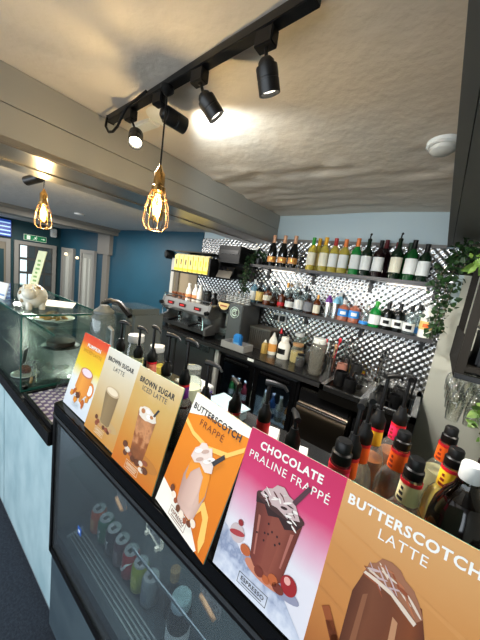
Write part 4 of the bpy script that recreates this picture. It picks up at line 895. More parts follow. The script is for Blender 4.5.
for x, y, gl, lb, cp, h, lab in [
    (-1.03, F, 'white', 'cream', 'green', .285, 'white wine bottle with a green capsule on the upper shelf'), (-.975, B, 'white', 'yellow', 'yellow', .295, 'white wine bottle with a yellow capsule standing behind, left of two yellow capsules'),
    (-.915, F, 'white', 'cream', 'yellow', .29, 'white wine bottle with a yellow capsule in front, right of two yellow capsules'), (-.828, F, 'white', 'white', 'red', .285, 'white wine bottle with a red capsule and white label'),
    (-.742, F, 'white', 'white', 'orange', .28, 'white wine bottle with a rust orange capsule beside the green bottle'), (-.645, F, 'bgreen', 'white', 'orange', .29, 'green wine bottle with an orange capsule'),
    (-.562, F, 'dgreen', 'white', 'pourer', .285, 'dark green wine bottle with a black pourer and white label'), (-.47, F, 'red', 'white', 'black', .28, 'dark red wine bottle with a broad white label and black capsule'),
    (-.434, B, 'red', None, 'dred', .30, 'dark wine bottle with a deep red capsule standing behind, left of two'), (-.355, B, 'red', None, 'dred', .285, 'dark wine bottle with a deep red capsule standing behind, right of two'),
    (-.346, F, 'dgreen', 'cream', 'pourer', .295, 'wine bottle with a tall cream label and a black pourer'), (-.272, B, 'green', None, 'dgreen', .285, 'green bottle half hidden behind the tall cream label'),
    (-.248, F, 'green', 'white', 'black', .29, 'green wine bottle with a white label, second from the right end'), (-.165, F, 'dgreen', 'white', 'black', .265, 'dark green wine bottle at the right end of the upper shelf')]:
    bottle('wine_bottle', lab, sy(x, y), y, S1, h, .078, 'wine', gl, lb, cp, (.16, .54), G)
# lower shelf
G = 'spirits on the lower shelf'
for x, y, h, d, pf, gl, lb, cp, lz, lab in [
    (-1.60, F, .23, .07, 'spirit', 'blue', 'white', 'white', (.1, .5), 'pale blue clear bottle at the left end of the lower shelf beside the ivy'),
    (-1.52, F, .215, .078, 'spirit', 'black', 'yellow', 'black', (.12, .55), 'black spirit bottle with a yellow cream label'),
    (-1.425, F, .185, .085, 'square', 'amber', 'cream', 'black', (.25, .52), 'amber whisky bottle with a small cream label'),
    (-1.345, F, .13, .08, 'round', 'brown', None, 'black', (.15, .5), 'small dark round bottle without a label'),
    (-1.258, F, .17, .075, 'square', 'amber', 'red', 'black', (.12, .32), 'amber bottle with a low red label'),
    (-1.165, F, .155, .088, 'square', 'brown', 'white', 'black', (.15, .5), 'squat brown bottle with a white label'),
    (-1.07, F, .185, .09, 'square', 'clear', 'white', 'black', (.12, .58), 'broad bottle with a large white label in the middle of the lower shelf'),
    (-.975, F, .17, .085, 'square', 'brown', 'grey', 'black', (.12, .6), 'brown bottle with a grey label'),
    (-.893, F, .18, .062, 'spirit', 'amber', 'cream', 'gold', (.1, .5), 'slim amber bottle with cream label and gold cap'),
    (-.655, F, .175, .085, 'spirit', 'pink', 'blue', 'white', (.22, .55), 'pink gin bottle with a round blue label, left of two'),
    (-.565, F, .18, .085, 'spirit', 'pink', 'blue', 'white', (.22, .55), 'pink gin bottle with a round blue label, right of two'),
    (-.48, F, .165, .072, 'spirit', 'clear', 'blue', 'white', (.05, .2), 'clear bottle with a low blue label beside the green gin'),
    (-.405, F, .205, .082, 'spirit', 'bgreen', 'white', 'green', (.12, .48), 'bright green gin bottle with a white label'),
    (-.32, F, .215, .08, 'spirit', 'black', 'white', 'black', (.14, .42), 'black spirit bottle with a white and black label, left of two'),
    (-.24, F, .215, .08, 'spirit', 'black', 'white', 'black', (.14, .42), 'black spirit bottle with a white and black label, right of two'),
    (-.165, F, .21, .076, 'spirit', 'clear', 'white', 'black', (.10, .40), 'clear spirit bottle with a white and black label'),
    (-.118, B, .23, .072, 'spirit', 'clear', 'blue', 'black', (.06, .24), 'clear bottle with a black cap standing behind the white rum bottle'),
    (-.06, F, .265, .085, 'spirit', 'wht', 'yellow', 'white', (.22, .44), 'white rum bottle with a yellow sunset label at the right end'),
    (-1.36, B, .25, .07, 'spirit', 'clear', None, 'black', (.1, .4), 'tall clear bottle behind the small dark round bottle'), (-1.21, B, .25, .07, 'spirit', 'clear', 'white', 'gold', (.1, .4), 'tall clear bottle with gold cap behind the red labelled bottle'),
    (-1.12, B, .26, .07, 'spirit', 'clear', None, 'white', (.1, .4), 'tall clear bottle with a white cap behind the broad white label'), (-1.02, B, .24, .07, 'spirit', 'clear', None, 'black', (.1, .4), 'tall clear bottle behind the grey labelled bottle')]:
    mk = None
    if 'white and black' in lab: mk = BLACK
    if 'sunset' in lab: mk = ORANGE
    if 'round blue' in lab: mk = PAPER
    bottle('spirit_bottle', lab, sy(x, y), y, S2, h, d, pf, gl, lb, cp, lz, G, mk, .80)
for k, x in enumerate((-.79, -.725)):
    t = thing('cocktail_shaker', ['tall steel shaker with a purple top, left of two', 'tall steel shaker with a pale blue top, right of two'][k], 'shaker', (sy(x, F), F, S2), 0, 'steel shakers')
    MB().lathe([(0, 0), (.026, 0), (.031, .13), (.029, .135)], n=20).build('cup', STEEL, t)
    MB().lathe([(.0295, .13), (.031, .135), (.024, .165), (.014, .175), (.014, .19), (0, .192)], n=20).build('top', [PURPLE, BG['lblue']][k], t)
t = thing('blue_liqueur', 'opaque light blue bottle with a white label beside the steel shakers', 'bottle', (sy(-.70, B), B, S2)); 
MB().lathe([(0, 0), (.036, 0), (.036, .15), (.02, .18), (.015, .2)], n=18).build('body', BG['lblue'], t); MB().lathe([(.016, .195), (.018, .2), (.018, .225), (0, .227)], n=14).build('cap', WCAP, t); MB().lathe([(.0365, .05), (.037, .05), (.037, .11), (.0365, .11)], n=18).build('label', PAPER, t)

# ================================================================== COFFEE STATION
t = thing('coffee_machine', 'two group steel espresso machine at the left end of the back counter', 'coffee machine', (0, 0, 0))
m0, m1, my0, my1 = -2.62, -1.84, 1.97, 2.39
MB().box(m0 + .03, m1 - .03, my0, my1 - .02, ZC + .03, ZC + .085, .006).build('drip_base', M('machine_dark', (44, 44, 44), .35), t, False)
g = MB()
for k in range(22): g.box(m0 + .06 + k * .031, m0 + .075 + k * .031, my0 + .01, my0 + .2, ZC + .085, ZC + .09)
g.build('drip_grille', STEEL, t, False)
MB().box(m0 + .03, m1 - .03, 2.2, my1 - .02, ZC + .085, 1.12).build('back_panel', STEELB, t, False)
MB().prism([(m0, my0 + .03, 1.105), (m0, my0, 1.14), (m0, my0 + .03, 1.235), (m0, my1, 1.235), (m0, my1, 1.105)], (m1 - m0, 0, 0)).build('head', M('machine_steel', (186, 186, 184), .3, .85), t, True)
for x in (m0, m1 - .035): MB().prism([(x, my0 - .01, ZC + .03), (x, my0 - .02, ZC + .10), (x, my0 + .10, ZC + .15), (x, my0 - .005, 1.13), (x, my0 + .03, 1.25), (x, my1, 1.25), (x, my1, ZC + .03)], (.035, 0, 0)).build('side_panel', M('machine_side', (150, 150, 150), .3, .7), t, True)
for x in (m0 + .05, m1 - .09):
    for y in (my0 + .05, my1 - .08): MB().cyl((x + .02, y, ZC + .0005), (x + .02, y, ZC + .03), .02).build('foot', BLACK, t)
for x in (-2.46, -2.26, -2.02): MB().box(x - .055, x + .055, my0 + .006, my0 + .014, 1.158, 1.20, .003).build('keypad', M('keypad_dark', (60, 20, 22), .4), t, False); MB().box(x - .03, x + .03, my0 + .003, my0 + .007, 1.172, 1.188).build('display', M('red_display', (200, 40, 40), .4, emit=((230, 40, 40), .15)), t, False)
for x in (-2.40, -2.06):
    MB().cyl((x, 2.09, 1.035), (x, 2.09, 1.11), .036, .04).build('group_head', CHROME, t)
    p = MB().cyl((x, 2.09, 1.0), (x, 2.09, 1.034), .034).tube([(x - .012, 2.09, 1.0), (x - .016, 2.085, .98)], .007, 8).tube([(x + .012, 2.09, 1.0), (x + .016, 2.085, .98)], .007, 8).build('portafilter', CHROME, t)
    MB().tube([(x, 2.056, 1.015), (x, 2.0, 1.005), (x, 1.92, .99)], [.010, .013, .015], 10).build('portafilter_handle', BLACK, p)
for x in (-2.57, -1.90): MB().tube([(x, my0 + .01, 1.12), (x, my0 - .01, 1.10), (x + .01, my0 - .015, 1.03), (x + .02, my0 - .02, .985)], .006, 8).build('steam_wand', CHROME, t); 
for x in (-2.60, -1.86): MB().cyl((x, my0 + .005, 1.165), (x, my0 - .03, 1.16), .022).build('steam_knob', BLACK, t)
r = MB().tube([(m0 + .01, my0 + .03, 1.275), (m1 - .01, my0 + .03, 1.275)], .006, 8)
for x in (m0 + .02, (m0 + m1) / 2, m1 - .02): r.tube([(x, my0 + .03, 1.235), (x, my0 + .03, 1.275)], .004, 6)
r.build('cup_rail', CHROME, t)
# on the machine
def cupm(x, y, z, m, label, group):
    t = thing('coffee_cup', label, 'cup', (x, y, z), 0, group)
    MB().lathe([(.022, 0), (.026, .004), (.036, .045), (.040, .058), (.037, .058), (.033, .045), (.02, .008), (0, .008)], n=18).build('cup', m, t); MB().tube([(.036, 0, .05), (.055, 0, .045), (.052, 0, .02), (.030, 0, .02)], .004, 6).build('handle', m, t)
cbr = M('brown_cup', (140, 84, 52), .35)
for k, (x, y) in enumerate([(-2.55, 2.10), (-2.46, 2.11), (-2.37, 2.10)]): cupm(x, y, 1.2355, cbr, ['brown cup on top of the coffee machine, outermost', 'brown cup on top of the coffee machine, middle of three', 'brown cup on the coffee machine next to the white bottles'][k], 'brown cups on the coffee machine')
for k, (x, y) in enumerate([(-2.285, 2.08), (-2.20, 2.10), (-2.115, 2.09)]):
    t = thing('milk_bottle', ['white milk bottle with orange label on the coffee machine, left of three', 'white milk bottle with orange label on the coffee machine, middle of three', 'plain white milk bottle on the coffee machine beside the black tin'][k], 'bottle', (x, y, 1.2355), 0, 'milk bottles on the coffee machine')
    MB().lathe([(0, 0), (.035, 0), (.037, .01), (.036, .10), (.024, .135), (.017, .15), (.017, .165)], n=18).build('body', M('milk_white', (226, 222, 212), .35), t)
    MB().lathe([(.018, .16), (.02, .165), (.018, .19), (0, .192)], n=14).build('cap', M('milk_white'), t)
    if k < 2: MB().lathe([(.0375, .02), (.038, .02), (.0372, .07), (.0367, .07)], n=18).build('label', M('apricot_label', (224, 150, 96), .5), t)
t = thing('black_tin', 'black coffee tin on the coffee machine beside the milk bottles', 'tin', (-2.01, 2.10, 1.2355)); MB().lathe([(0, 0), (.045, 0), (.045, .11), (.04, .12), (.04, .145), (0, .148)], n=20).build('body', BLACK, t); MB().lathe([(.0452, .1), (.0465, .102), (.0465, .118), (.0405, .121)], n=20).build('band', DSTEEL, t)
t = thing('tamper_stand', 'black tamper stand at the right end of the coffee machine top', 'stand', (-1.925, 2.13, 1.2355)); MB().lathe([(0, 0), (.035, 0), (.035, .06), (.015, .08), (.015, .11), (.025, .125), (0, .14)], n=18).build('body', BLACK, t)
t['category'] = 'stand'
# pale framed serving hatch behind the machine
t = bpy.data.objects.new('window_1', None); COL.objects.link(t); t['kind'] = 'structure'
f = MB().box(-3.06, -3.0, YB - .04, YB, .9, 1.70).box(-3.0, -2.56, YB - .04, YB, 1.64, 1.70)
f.build('window_frame', M('hatch_frame', (186, 184, 176), .5), t, False); MB().box(-3.0, -2.56, YB - .012, YB, .9, 1.64).build('window_board', M('hatch_board', (150, 134, 108), .6), t, False); MB().box(-2.96, -2.9, YB - .03, YB - .012, .9, 1.64).build('window_bar', M('hatch_bar', (96, 88, 76), .5), t, False)
t = thing('wall_speaker', 'small black round speaker on the teal wall above the hatch corner', 'speaker', (-3.10, YB - .001, 1.74))
MB().lathe([(0, 0), (.045, 0), (.06, .02), (.06, .09), (.05, .105), (0, .1)], (0, 0, 0), 20, ax=(-.3, -1, 0)).build('body', BLACK, t); MB().lathe([(0, .104), (.04, .106), (0, .108)], (0, 0, 0), 16, ax=(-.3, -1, 0)).build('grille', M('dark_plastic'), t)
# carton shelf
t = thing('carton_shelf', 'black wall shelf holding a row of yellow cartons above the coffee machine', 'shelf', (0, 0, 0))
MB().box(-2.60, -1.98, 2.05, YB - .013, 1.525, 1.545).build('board', BLACKM, t, False); MB().box(-2.0, -1.98, 2.05, YB - .013, 1.545, 1.72).build('end_panel', BLACKM, t, False); MB().box(-2.60, -2.0, 2.42, YB - .013, 1.545, 1.72).build('back_panel', BLACKM, t, False)
MB().box(-2.60, -1.98, 2.045, YB - .013, 1.765, 1.775).build('top_board', BLACKM, t, False); MB().box(-2.6, -2.59, 2.3, 2.42, 1.545, 1.765).build('end_panel', BLACKM, t, False)
cy = M('carton_yellow', (236, 214, 120), .5)
for k in range(7):
    t = thing('drink_carton', ['pale yellow carton at the left end of the carton row', 'pale yellow carton, second from the left in the row', 'pale yellow carton, third from the left in the row', 'pale yellow carton in the middle of the row', 'pale yellow carton, third from the right in the row', 'pale yellow carton, second from the right in the row', 'pale yellow carton at the right end of the carton row'][k], 'carton', (-2.55 + k * .08, 2.11, 1.5455), 0, 'yellow cartons on the shelf')
    MB().box(-.036, .036, -.036, .036, 0, .175, .003).build('box', cy, t, False); MB().prism([(-.036, -.036, .175), (-.036, .036, .175), (-.036, 0, .198)], (.072, 0, 0)).build('top', M('carton_top', (240, 228, 170), .5), t, False)
    MB().box(-.008, .012, -.037, -.036, .075, .135).build('emblem', DARKTXT if k < 4 else YELLOW, t, False); MB().box(-.036, .036, -.0368, -.036, .01, .035).build('lower_band', YELLOW, t, False)
t = thing('wall_cabinet', 'black wall cabinet with a tilted tablet screen right of the yellow cartons', 'cabinet', (0, 0, 0))
MB().box(-1.965, -1.68, 2.14, YB - .014, 1.70, 1.875, .004).build('upper_box', BLACK, t, False); MB().box(-1.965, -1.94, 2.16, YB - .014, 1.54, 1.70).build('side_panel', BLACK, t, False); MB().box(-1.94, -1.68, 2.36, YB - .014, 1.54, 1.70).build('back_panel', BLACK, t, False)
MB().box(-1.94, -1.70, 2.134, 2.14, 1.79, 1.83).build('front_slot', M('dark_plastic'), t, False)
tb = MB().prism([(-1.935, 2.10, 1.53), (-1.935, 2.16, 1.66), (-1.935, 2.172, 1.655), (-1.935, 2.112, 1.525)], (.20, 0, 0)).build('tablet', M('tablet_screen', (12, 12, 14), .06), t, False)
MB().prism([(-1.93, 2.1, 1.54), (-1.93, 2.135, 1.615), (-1.93, 2.136, 1.618), (-1.93, 2.1, 1.545)], (.19, 0, 0)).build('screen_edge', DSTEEL, tb, False)
# grey brewer with round swirl sign
t = thing('filter_brewer', 'grey coffee brewer with a pale swirl emblem right of the espresso machine', 'coffee brewer', (0, 0, 0))
bg = M('brewer_grey', (84, 86, 86), .4, .2)
MB().box(-1.70, -1.52, 2.10, 2.42, ZC + .0005, 1.305, .008).build('main_body', bg, t)
MB().box(-1.825, -1.70, 2.24, 2.42, ZC + .0005, 1.305, .006).build('column', bg, t); MB().box(-1.825, -1.70, 2.10, 2.24, 1.19, 1.305, .006).build('dispense_head', BLACK, t); MB().box(-1.825, -1.70, 2.08, 2.24, ZC + .0005, ZC + .06, .004).build('drip_tray', BLACK, t)
for x in (-1.80, -1.765, -1.73): MB().box(x - .012, x + .012, 2.215, 2.239, 1.03, 1.185, .003).build('sight_bar', M('sight_white', (206, 206, 198), .3), t, False)
MB().box(-1.81, -1.715, 2.12, 2.21, ZC + .061, ZC + .12, .004).build('steel_block', STEEL, t, False)
d = MB().lathe([(0, 0), (.072, 0), (.072, .006), (0, .006)], (-1.765, 2.1, 1.292), 26, a0=pi, a1=2 * pi, ax=(0, -1, 0.0)); d.build('round_label', M('brewer_label', (214, 190, 130), .5), t, False)
MB().box(-1.81, -1.72, 2.091, 2.094, 1.255, 1.268).build('label_print', M('ink_brick', (150, 60, 40), .5), t, False)
em = M('emblem_pale', (200, 220, 208), .5); lx, lz = -1.612, 1.222
def arc(r, a0, a1, wd): 
    mb = MB(); P = [(lx + r * cos(radians(a)), 2.096, lz + r * sin(radians(a))) for a in range(a0, a1 + 1, 12)]; mb.tube(P, wd, 6); return mb
arc(.054, 0, 360, .0035).build('emblem_ring', em, t); arc(.032, 40, 330, .008).build('emblem_swirl', em, t); arc(.014, -60, 200, .006).build('emblem_swirl', em, t)
cc = glassy('clear_cup', (232, 232, 230), .4, .06, .15)
for k in range(6):
    t = thing('plastic_cup', ['clear upturned cup stack above the round label', 'clear upturned cup stack, second from the left on the brewer', 'clear upturned cup stack, third from the left on the brewer', 'clear upturned cup stack, third from the right on the brewer', 'clear upturned cup stack, second from the right on the brewer', 'clear upturned cup stack above the swirl emblem, nearest the ivy'][k], 'cup stack', (-1.80 + k * .052, 2.20, 1.3055), 0, 'clear cups on the brewer')
    MB().lathe([(.025, 0), (.0255, .004), (.020, .11), (0, .112)], n=16).build('cup', cc, t)
    rg = MB()
    for q in range(4): rg.lathe([(.0254 - q * .0008, .008 + q * .016), (.0259 - q * .0008, .011 + q * .016), (.0254 - q * .0008, .014 + q * .016)], n=16)
    rg.build('rim', M('cup_rim', (206, 206, 200), .3), t)

# ================================================================== LIGHTS: track, spots, pendants
ZT = CEIL - .004
def ty(x): return .69 - .065 * (x + 1.44)
t = thing('light_track', 'black ceiling light track running over the bar', 'light track', (-1.44, .69, 0), math.atan(-.065))
MB().box(0, 1.075, -.017, .017, ZT - .026, ZT, .002).build('rail', BLACKM, t, False); MB().box(-.007, 0, -.018, .018, ZT - .028, ZT).build('end_cap', BLACK, t, False)
LENS = M('spot_lens', (255, 250, 235), .3, emit=((255, 246, 226), 6.0)); LOFF = M('lens_dim', (140, 136, 124), .2)
def spot(label, x, pivot, d, on, L=.078, R=.029):
    t = thing('track_spotlight', label, 'spotlight', (x, ty(x), ZT - .0265), 0, 'spotlights on the track')
    P = Vector(pivot) - t.location; d = Vector(d).normalized()
    MB().box(-.028, .028, -.016, .016, -.04, 0, .003).build('adapter', BLACK, t)
    MB().tube([(0, 0, -.038), (P.x * .4, P.y * .4, P.z * .55), tuple(P)], .005, 8).build('stem', BLACK, t)
    a = P - d * L * .12
    h = MB().lathe([(0, 0), (R * .5, .001), (R * .72, .008), (R * .76, .016), (R * .97, .018), (R, .022), (R, L * .55), (R * .96, L * .56), (R * .96, L * .6), (R, L * .61), (R, L), (R * .9, L), (R * .86, L - .01), (0, L - .012)], tuple(a), 22, ax=tuple(d)); h.build('head', BLACKM, t)
    MB().lathe([(0, 0), (R * .82, 0), (R * .82, .002), (0, .003)], tuple(a + d * (L - .0115)), 20, ax=tuple(d)).build('lens', LENS if on else LOFF, t)
    return t.location + a + d * (L + .012), d
def spotlamp(p, d, e, size=70, col=(1, .97, .92)):
    l = lamp('spot_lamp', 'SPOT', p, e, col, spot_size=radians(size), spot_blend=.6, shadow_soft_size=.03); l.rotation_euler = d.to_track_quat('-Z', 'Y').to_euler()
p, d = spot('black track spotlight with its lit face turned down, farthest left', -1.235, (-1.175, ty(-1.18), 2.115), (.10, -.06, -.16), True); spotlamp(p, d, 22)
p, d = spot('black track spotlight tipped sideways above the pendant cord', -1.008, (-1.0, ty(-.98) + .02, 2.155), (.14, 1, -.03), True, L=.105, R=.031); spotlamp(p, d, 13, 125, (.82, .95, 1))
p, d = spot('black track spotlight third from the left, slightly tilted', -.776, (-.742, ty(-.74), 2.130), (.09, .12, -.15), True); spotlamp(p, d, 60, 95)
p, d = spot('black track spotlight hanging straight down, farthest right', -.507, (-.497, ty(-.5), 2.140), (.02, .09, -.2), True); spotlamp(p, d, 60, 110)
tag(MB().tube([(-1.425, .665, ZT - .02), (-1.42, .66, ZT - .06), (-1.39, .66, ZT - .09), (-1.34, .655, ZT - .10), (-1.29, .65, ZT - .09), (-1.25, .645, ZT - .06), (-1.20, .64, ZT - .035), (-1.12, .635, ZT - .03), (-1.06, .635, ZT - .02)], .0055, 8).build('track_cable', BLACK), 'black cable looping under the left end of the light track', 'cable')
t = thing('junction_box', 'white oval ceiling junction plate behind the light track', 'ceiling plate', (-1.16, .80, CEIL + .008)); MB().lathe([(0, 0), (.10, 0), (.10, -.012), (.07, -.022), (0, -.024)], n=26).build('plate', WHITE, t); MB().box(-.24, -.08, -.03, .03, -.03, -.002, .006).build('arm', WHITE, t)
FIL = M('filament', (255, 214, 130), .4, emit=((255, 204, 120), 24.0))
def pendant(label, x, y, zb, ztop):
    t = thing('cage_pendant', label, 'pendant lamp', (x, y, zb))
    MB().tube([(0, 0, .115), (0, 0, ztop - zb)], .0032, 8).build('cord', BLACK, t)
    MB().lathe([(.004, .15), (.008, .14), (.014, .128), (.021, .118), (.021, .075), (.026, .07), (.026, .055), (.02, .05), (0, .05)], n=20).build('socket', BRASS, t)
    MB().lathe([(.012, .05), (.02, .03), (.032, -.005), (.032, -.025), (.022, -.05), (0, -.06)], n=22).build('bulb', glassy('amber_bulb', (255, 232, 180), .2), t)
    fl = MB()
    for k in range(6):
        a = k * pi / 3; fl.tube([(.006 * cos(a), .006 * sin(a), .045), (.015 * cos(a), .015 * sin(a), .01), (.011 * cos(a + .4), .011 * sin(a + .4), -.035)], .0022, 6)
    fl.build('filament', FIL, t)
    cg_ = MB()
    for k in range(8):
        a = k * pi / 4; cg_.tube([(r * cos(a), r * sin(a), z) for r, z in ((.024, .065), (.033, .035), (.042, 0), (.048, -.045), (.047, -.07), (.030, -.09))], .0016, 6)
    for r, z in ((.0345, .03), (.030, -.09)): cg_.tube([(r * cos(2 * pi * k / 20), r * sin(2 * pi * k / 20), z) for k in range(21)], .0016, 6)
    cg_.build('cage', M('bronze_wire', (128, 100, 72), .4, .7), t)
    MB().lathe([(.024, 0), (.024, -.012), (.015, -.022), (.004, -.03)], (0, 0, ztop - zb), 18).build('ceiling_rose', BLACK, t)
    lamp('pendant_glow', 'POINT', (x, y, zb - .012), 13, (1, .91, .78), shadow_soft_size=.012)
pendant('wire caged bulb pendant glowing amber in front of the beam', -.949, .650, 1.80, ZT - .0265)
pendant('wire caged bulb pendant farther away in the hall beyond the beam', -2.10, .625, 1.79, 2.06)
t = thing('hall_track_spot', 'black ceiling spot just beyond the beam near the far pendant', 'spotlight', (-2.22, .60, 2.06)); MB().cyl((0, 0, 0), (0, 0, -.05), .012).build('stem', BLACK, t); MB().cyl((-.05, -.02, -.075), (.05, .02, -.05), .028).build('head', BLACKM, t)
t = thing('smoke_detector', 'white smoke detector on the bar ceiling beside the soffit', 'smoke detector', (-.135, 1.43, CEIL + .004)); MB().lathe([(0, 0), (.062, 0), (.062, -.016), (.055, -.022), (0, -.022)], n=30).build('base', WHITE, t); MB().lathe([(.048, -.0221), (.046, -.036), (.034, -.046), (0, -.048)], n=30).build('cover', M('off_white', (214, 212, 204), .4), t)
t = thing('ceiling_fitting', 'small white round fitting on the hall ceiling', 'ceiling fitting', (-3.8, 1.51, 2.06)); MB().lathe([(0, 0), (.06, 0), (.055, -.015), (.03, -.02), (0, -.02)], n=20).build('ring', WHITE, t)
# fill light added to lift the dark fridge interior, with an invented strip
l = lamp('fridge_fill_light', 'AREA', (-.3, .47, .885), 6, (.95, .98, 1), (radians(-8), 0, 0), shape='RECTANGLE', size=1.6, size_y=.02)
tag(MB().box(-1.12, .58, .455, .485, .888, .893).build('fridge_fill_strip', M('strip_cool', (220, 236, 245), .4)), 'slim added lamp strip, unseen inside the top of the display fridge', 'lamp')

# ================================================================== HALL DETAILS
t = thing('exit_sign', 'green and white running man exit sign above the double door', 'exit sign', (-7.1, 1.975, 1.75))
MB().box(0, .03, -.20, .20, -.06, .06, .004).build('housing', M('exit_white', (210, 220, 205), .5), t, False); MB().box(.03, .032, -.19, .19, -.05, .05).build('face', M('exit_green', (16, 110, 70), .4, emit=((30, 150, 90), .25)), t, False)
pic = MB()
pic.tube([(.033, .01, .02), (.033, -.005, -.005)], .010, 6).tube([(.033, -.005, -.005), (.033, .015, -.02), (.033, .01, -.04)], .006, 6).tube([(.033, -.005, -.005), (.033, -.025, -.022), (.033, -.045, -.02)], .006, 6).tube([(.033, .008, .018), (.033, .03, .005)], .005, 6).tube([(.033, .008, .018), (.033, -.02, .012)], .005, 6).ball((.033, .018, .036), .009, (.4, 1, 1), 8)
pic.prism([(.0325, .10, -.006), (.0325, .14, -.006), (.0325, .14, -.022), (.0325, .17, 0), (.0325, .14, .022), (.0325, .14, .006), (.0325, .10, .006)], (.001, 0, 0))
pic.box(.0322, .0335, -.15, -.09, -.04, .04)
pic.build('pictogram', M('exit_ink', (226, 236, 220), .5, emit=((226, 240, 220), .4)), t, False)
t = thing('menu_screen', 'lit blue screen on the dark teal wall at the left edge', 'screen', (-7.1, 1.32, 1.86))
MB().box(0.0, .04, -.26, .26, -.17, .17, .004).build('housing', BLACK, t, False); MB().box(.04, .042, -.25, .25, -.16, .16).build('panel', M('screen_blue', (30, 60, 140), .3, emit=((40, 80, 180), .45)), t, False)
ln = MB()
for k in range(4): ln.box(.042, .0425, -.24, .24, .09 - k * .075, .115 - k * .075)
ln.build('screen_bar', M('screen_light', (180, 215, 245), .3, emit=((160, 205, 240), .7)), t, False)
t = thing('alarm_sounder', 'small white alarm box high on the far wall by the corner', 'alarm', (-7.1, 2.30, 1.93)); MB().box(0, .07, -.06, .06, -.09, .09, .015).build('case', WHITE, t); MB().lathe([(0, 0), (.04, 0), (.035, .02), (0, .022)], (.07, 0, -.02), 16, ax=(1, 0, 0)).build('horn', M('off_white'), t)
t = thing('wall_light', 'small round lit wall lamp between the two hall doors', 'wall lamp', (-6.62, YB - .001, 1.52)); MB().lathe([(0, 0), (.03, 0), (.03, .03), (0, .03)], (0, 0, 0), 14, ax=(0, -1, 0)).build('base', STEEL, t); MB().ball((0, -.05, 0), .035, n=12).build('globe', M('lamp_globe', (255, 236, 205), .4, emit=((255, 226, 180), 1.3)), t)
t = thing('wall_light', 'small round lit wall lamp left of the second hall door', 'wall lamp', (-6.06, YB - .001, 1.48)); MB().lathe([(0, 0), (.03, 0), (.03, .03), (0, .03)], (0, 0, 0), 14, ax=(0, -1, 0)).build('base', STEEL, t); MB().ball((0, -.05, 0), .03, n=12).build('globe', M('lamp_globe'), t)

# ================================================================== PLANTS
LEAF = [M('ivy_dark', (20, 44, 20), .5, noise=(25, (44, 76, 34))), M('ivy_light', (96, 122, 46), .5, noise=(25, (70, 104, 40)))]
def foliage(mb, c, n, spread, size, rnd, droop=.4):
    for k in range(n):
        p = Vector(c) + Vector((rnd.gauss(0, spread[0]), rnd.gauss(0, spread[1]), rnd.gauss(0, spread[2])))
        d = Vector((rnd.uniform(-1, 1), rnd.uniform(-1.2, .6), rnd.uniform(-1, .5))).normalized(); u = d.orthogonal().normalized(); u.rotate(Matrix.Rotation(rnd.uniform(0, 6.28), 3, d)); s = size * rnd.uniform(.6, 1.3)
        nrm = d.cross(u)
        P = [p, p + d * s * .35 + u * s * .42 + nrm * s * .05, p + d * s * .75 + u * s * .26 - nrm * s * .03, p + d * s * 1.1 - nrm * s * .12, p + d * s * .75 - u * s * .26 - nrm * s * .03, p + d * s * .35 - u * s * .42 + nrm * s * .05]
        vs = [mb.bm.verts.new(q) for q in P]; mb.bm.faces.new((vs[0], vs[1], vs[2], vs[3])); mb.bm.faces.new((vs[0], vs[3], vs[4], vs[5]))
def ivy(name, label, pot_c, pr, ph, strands, n, mat, seed, size=.034, potm=None):
    rnd = random.Random(seed); t = thing(name, label, 'plant', pot_c)
    MB().lathe([(0, 0), (pr * .75, 0), (pr, ph), (pr * .92, ph), (pr * .7, .01), (0, .01)], n=20).build('pot', potm or M('dark_plastic'), t)
    fol = MB(); st = MB()
    foliage(fol, (0, 0, ph + .035), n, (pr * .8, pr * .7, .035), size, rnd)
    for pts in strands:
        pts = [Vector(q) for q in pts]; st.tube(pts, .0028, 6)
        for a, b in zip(pts, pts[1:]):
            m_ = max(2, int((b - a).length / .012))
            for k in range(m_): foliage(fol, a.lerp(b, k / m_), 2, (.022, .016, .012), size, rnd)
    st.build('stem', M('vine_stem', (70, 66, 34), .6), t); o = fol.build('leaf_mass', mat, t, False); o['kind'] = 'stuff'
ivy('trailing_ivy', 'dark green trailing ivy at the left ends of the bottle shelves', (-1.585, 2.34, S1 + .0005), .042, .06,
    [[(0, 0, .06), (-.06, -.05, .08), (-.08, -.06, -.02), (-.085, -.06, -.16), (-.075, -.05, -.30)], [(0, 0, .06), (-.03, -.08, .07), (-.075, -.10, 0), (-.06, -.11, -.12), (-.10, -.10, -.25)], [(0, 0, .06), (-.07, 0, .06), (-.10, -.03, -.1), (-.09, -.05, -.36), (-.07, -.05, -.52)]], 46, LEAF[0], 11)
# hanging glass rack on the right
RX0, RX1, RY0, RY1 = .10, .95, 1.43, 2.03
t = thing('glass_rack', 'black wooden rack hung from the soffit with wine glasses under it', 'glass rack', (0, 0, 0))
for x in (RX0, RX1 - .03):
    for y in (RY0, RY1 - .03): MB().box(x, x + .03, y, y + .035, 1.30, 2.001).build('post', M('rack_black', (26, 24, 21), .8, spec=.15), t, False)
MB().box(RX0 + .001, RX1 - .001, RY0 + .001, RY1 - .001, 1.33, 1.35).build('shelf', M('rack_black'), t, False)
MB().box(RX0 - .004, RX0 - .0005, RY0, RY1, 1.30, 1.48).build('end_panel', M('rack_black'), t, False)
r = MB()
for k in range(14): yy = RY0 + .05 + (k // 2) * .0835 + (-.014 if k % 2 == 0 else .014); r.box(RX0 + .006, RX1 - .04, yy - .003, yy + .003, 1.285, 1.292)
r.box(RX0 + .001, RX0 + .006, RY0 + .04, RY1 - .04, 1.285, 1.30).box(RX1 - .04, RX1 - .03, RY0, RY1, 1.285, 1.30)
r.build('glass_rail', BLACKM, t, False)
MB().box(RX0, RX1, RY0 - .008, RY0 - .0005, 1.30, 1.315).build('front_rail', BLACKM, t, False)
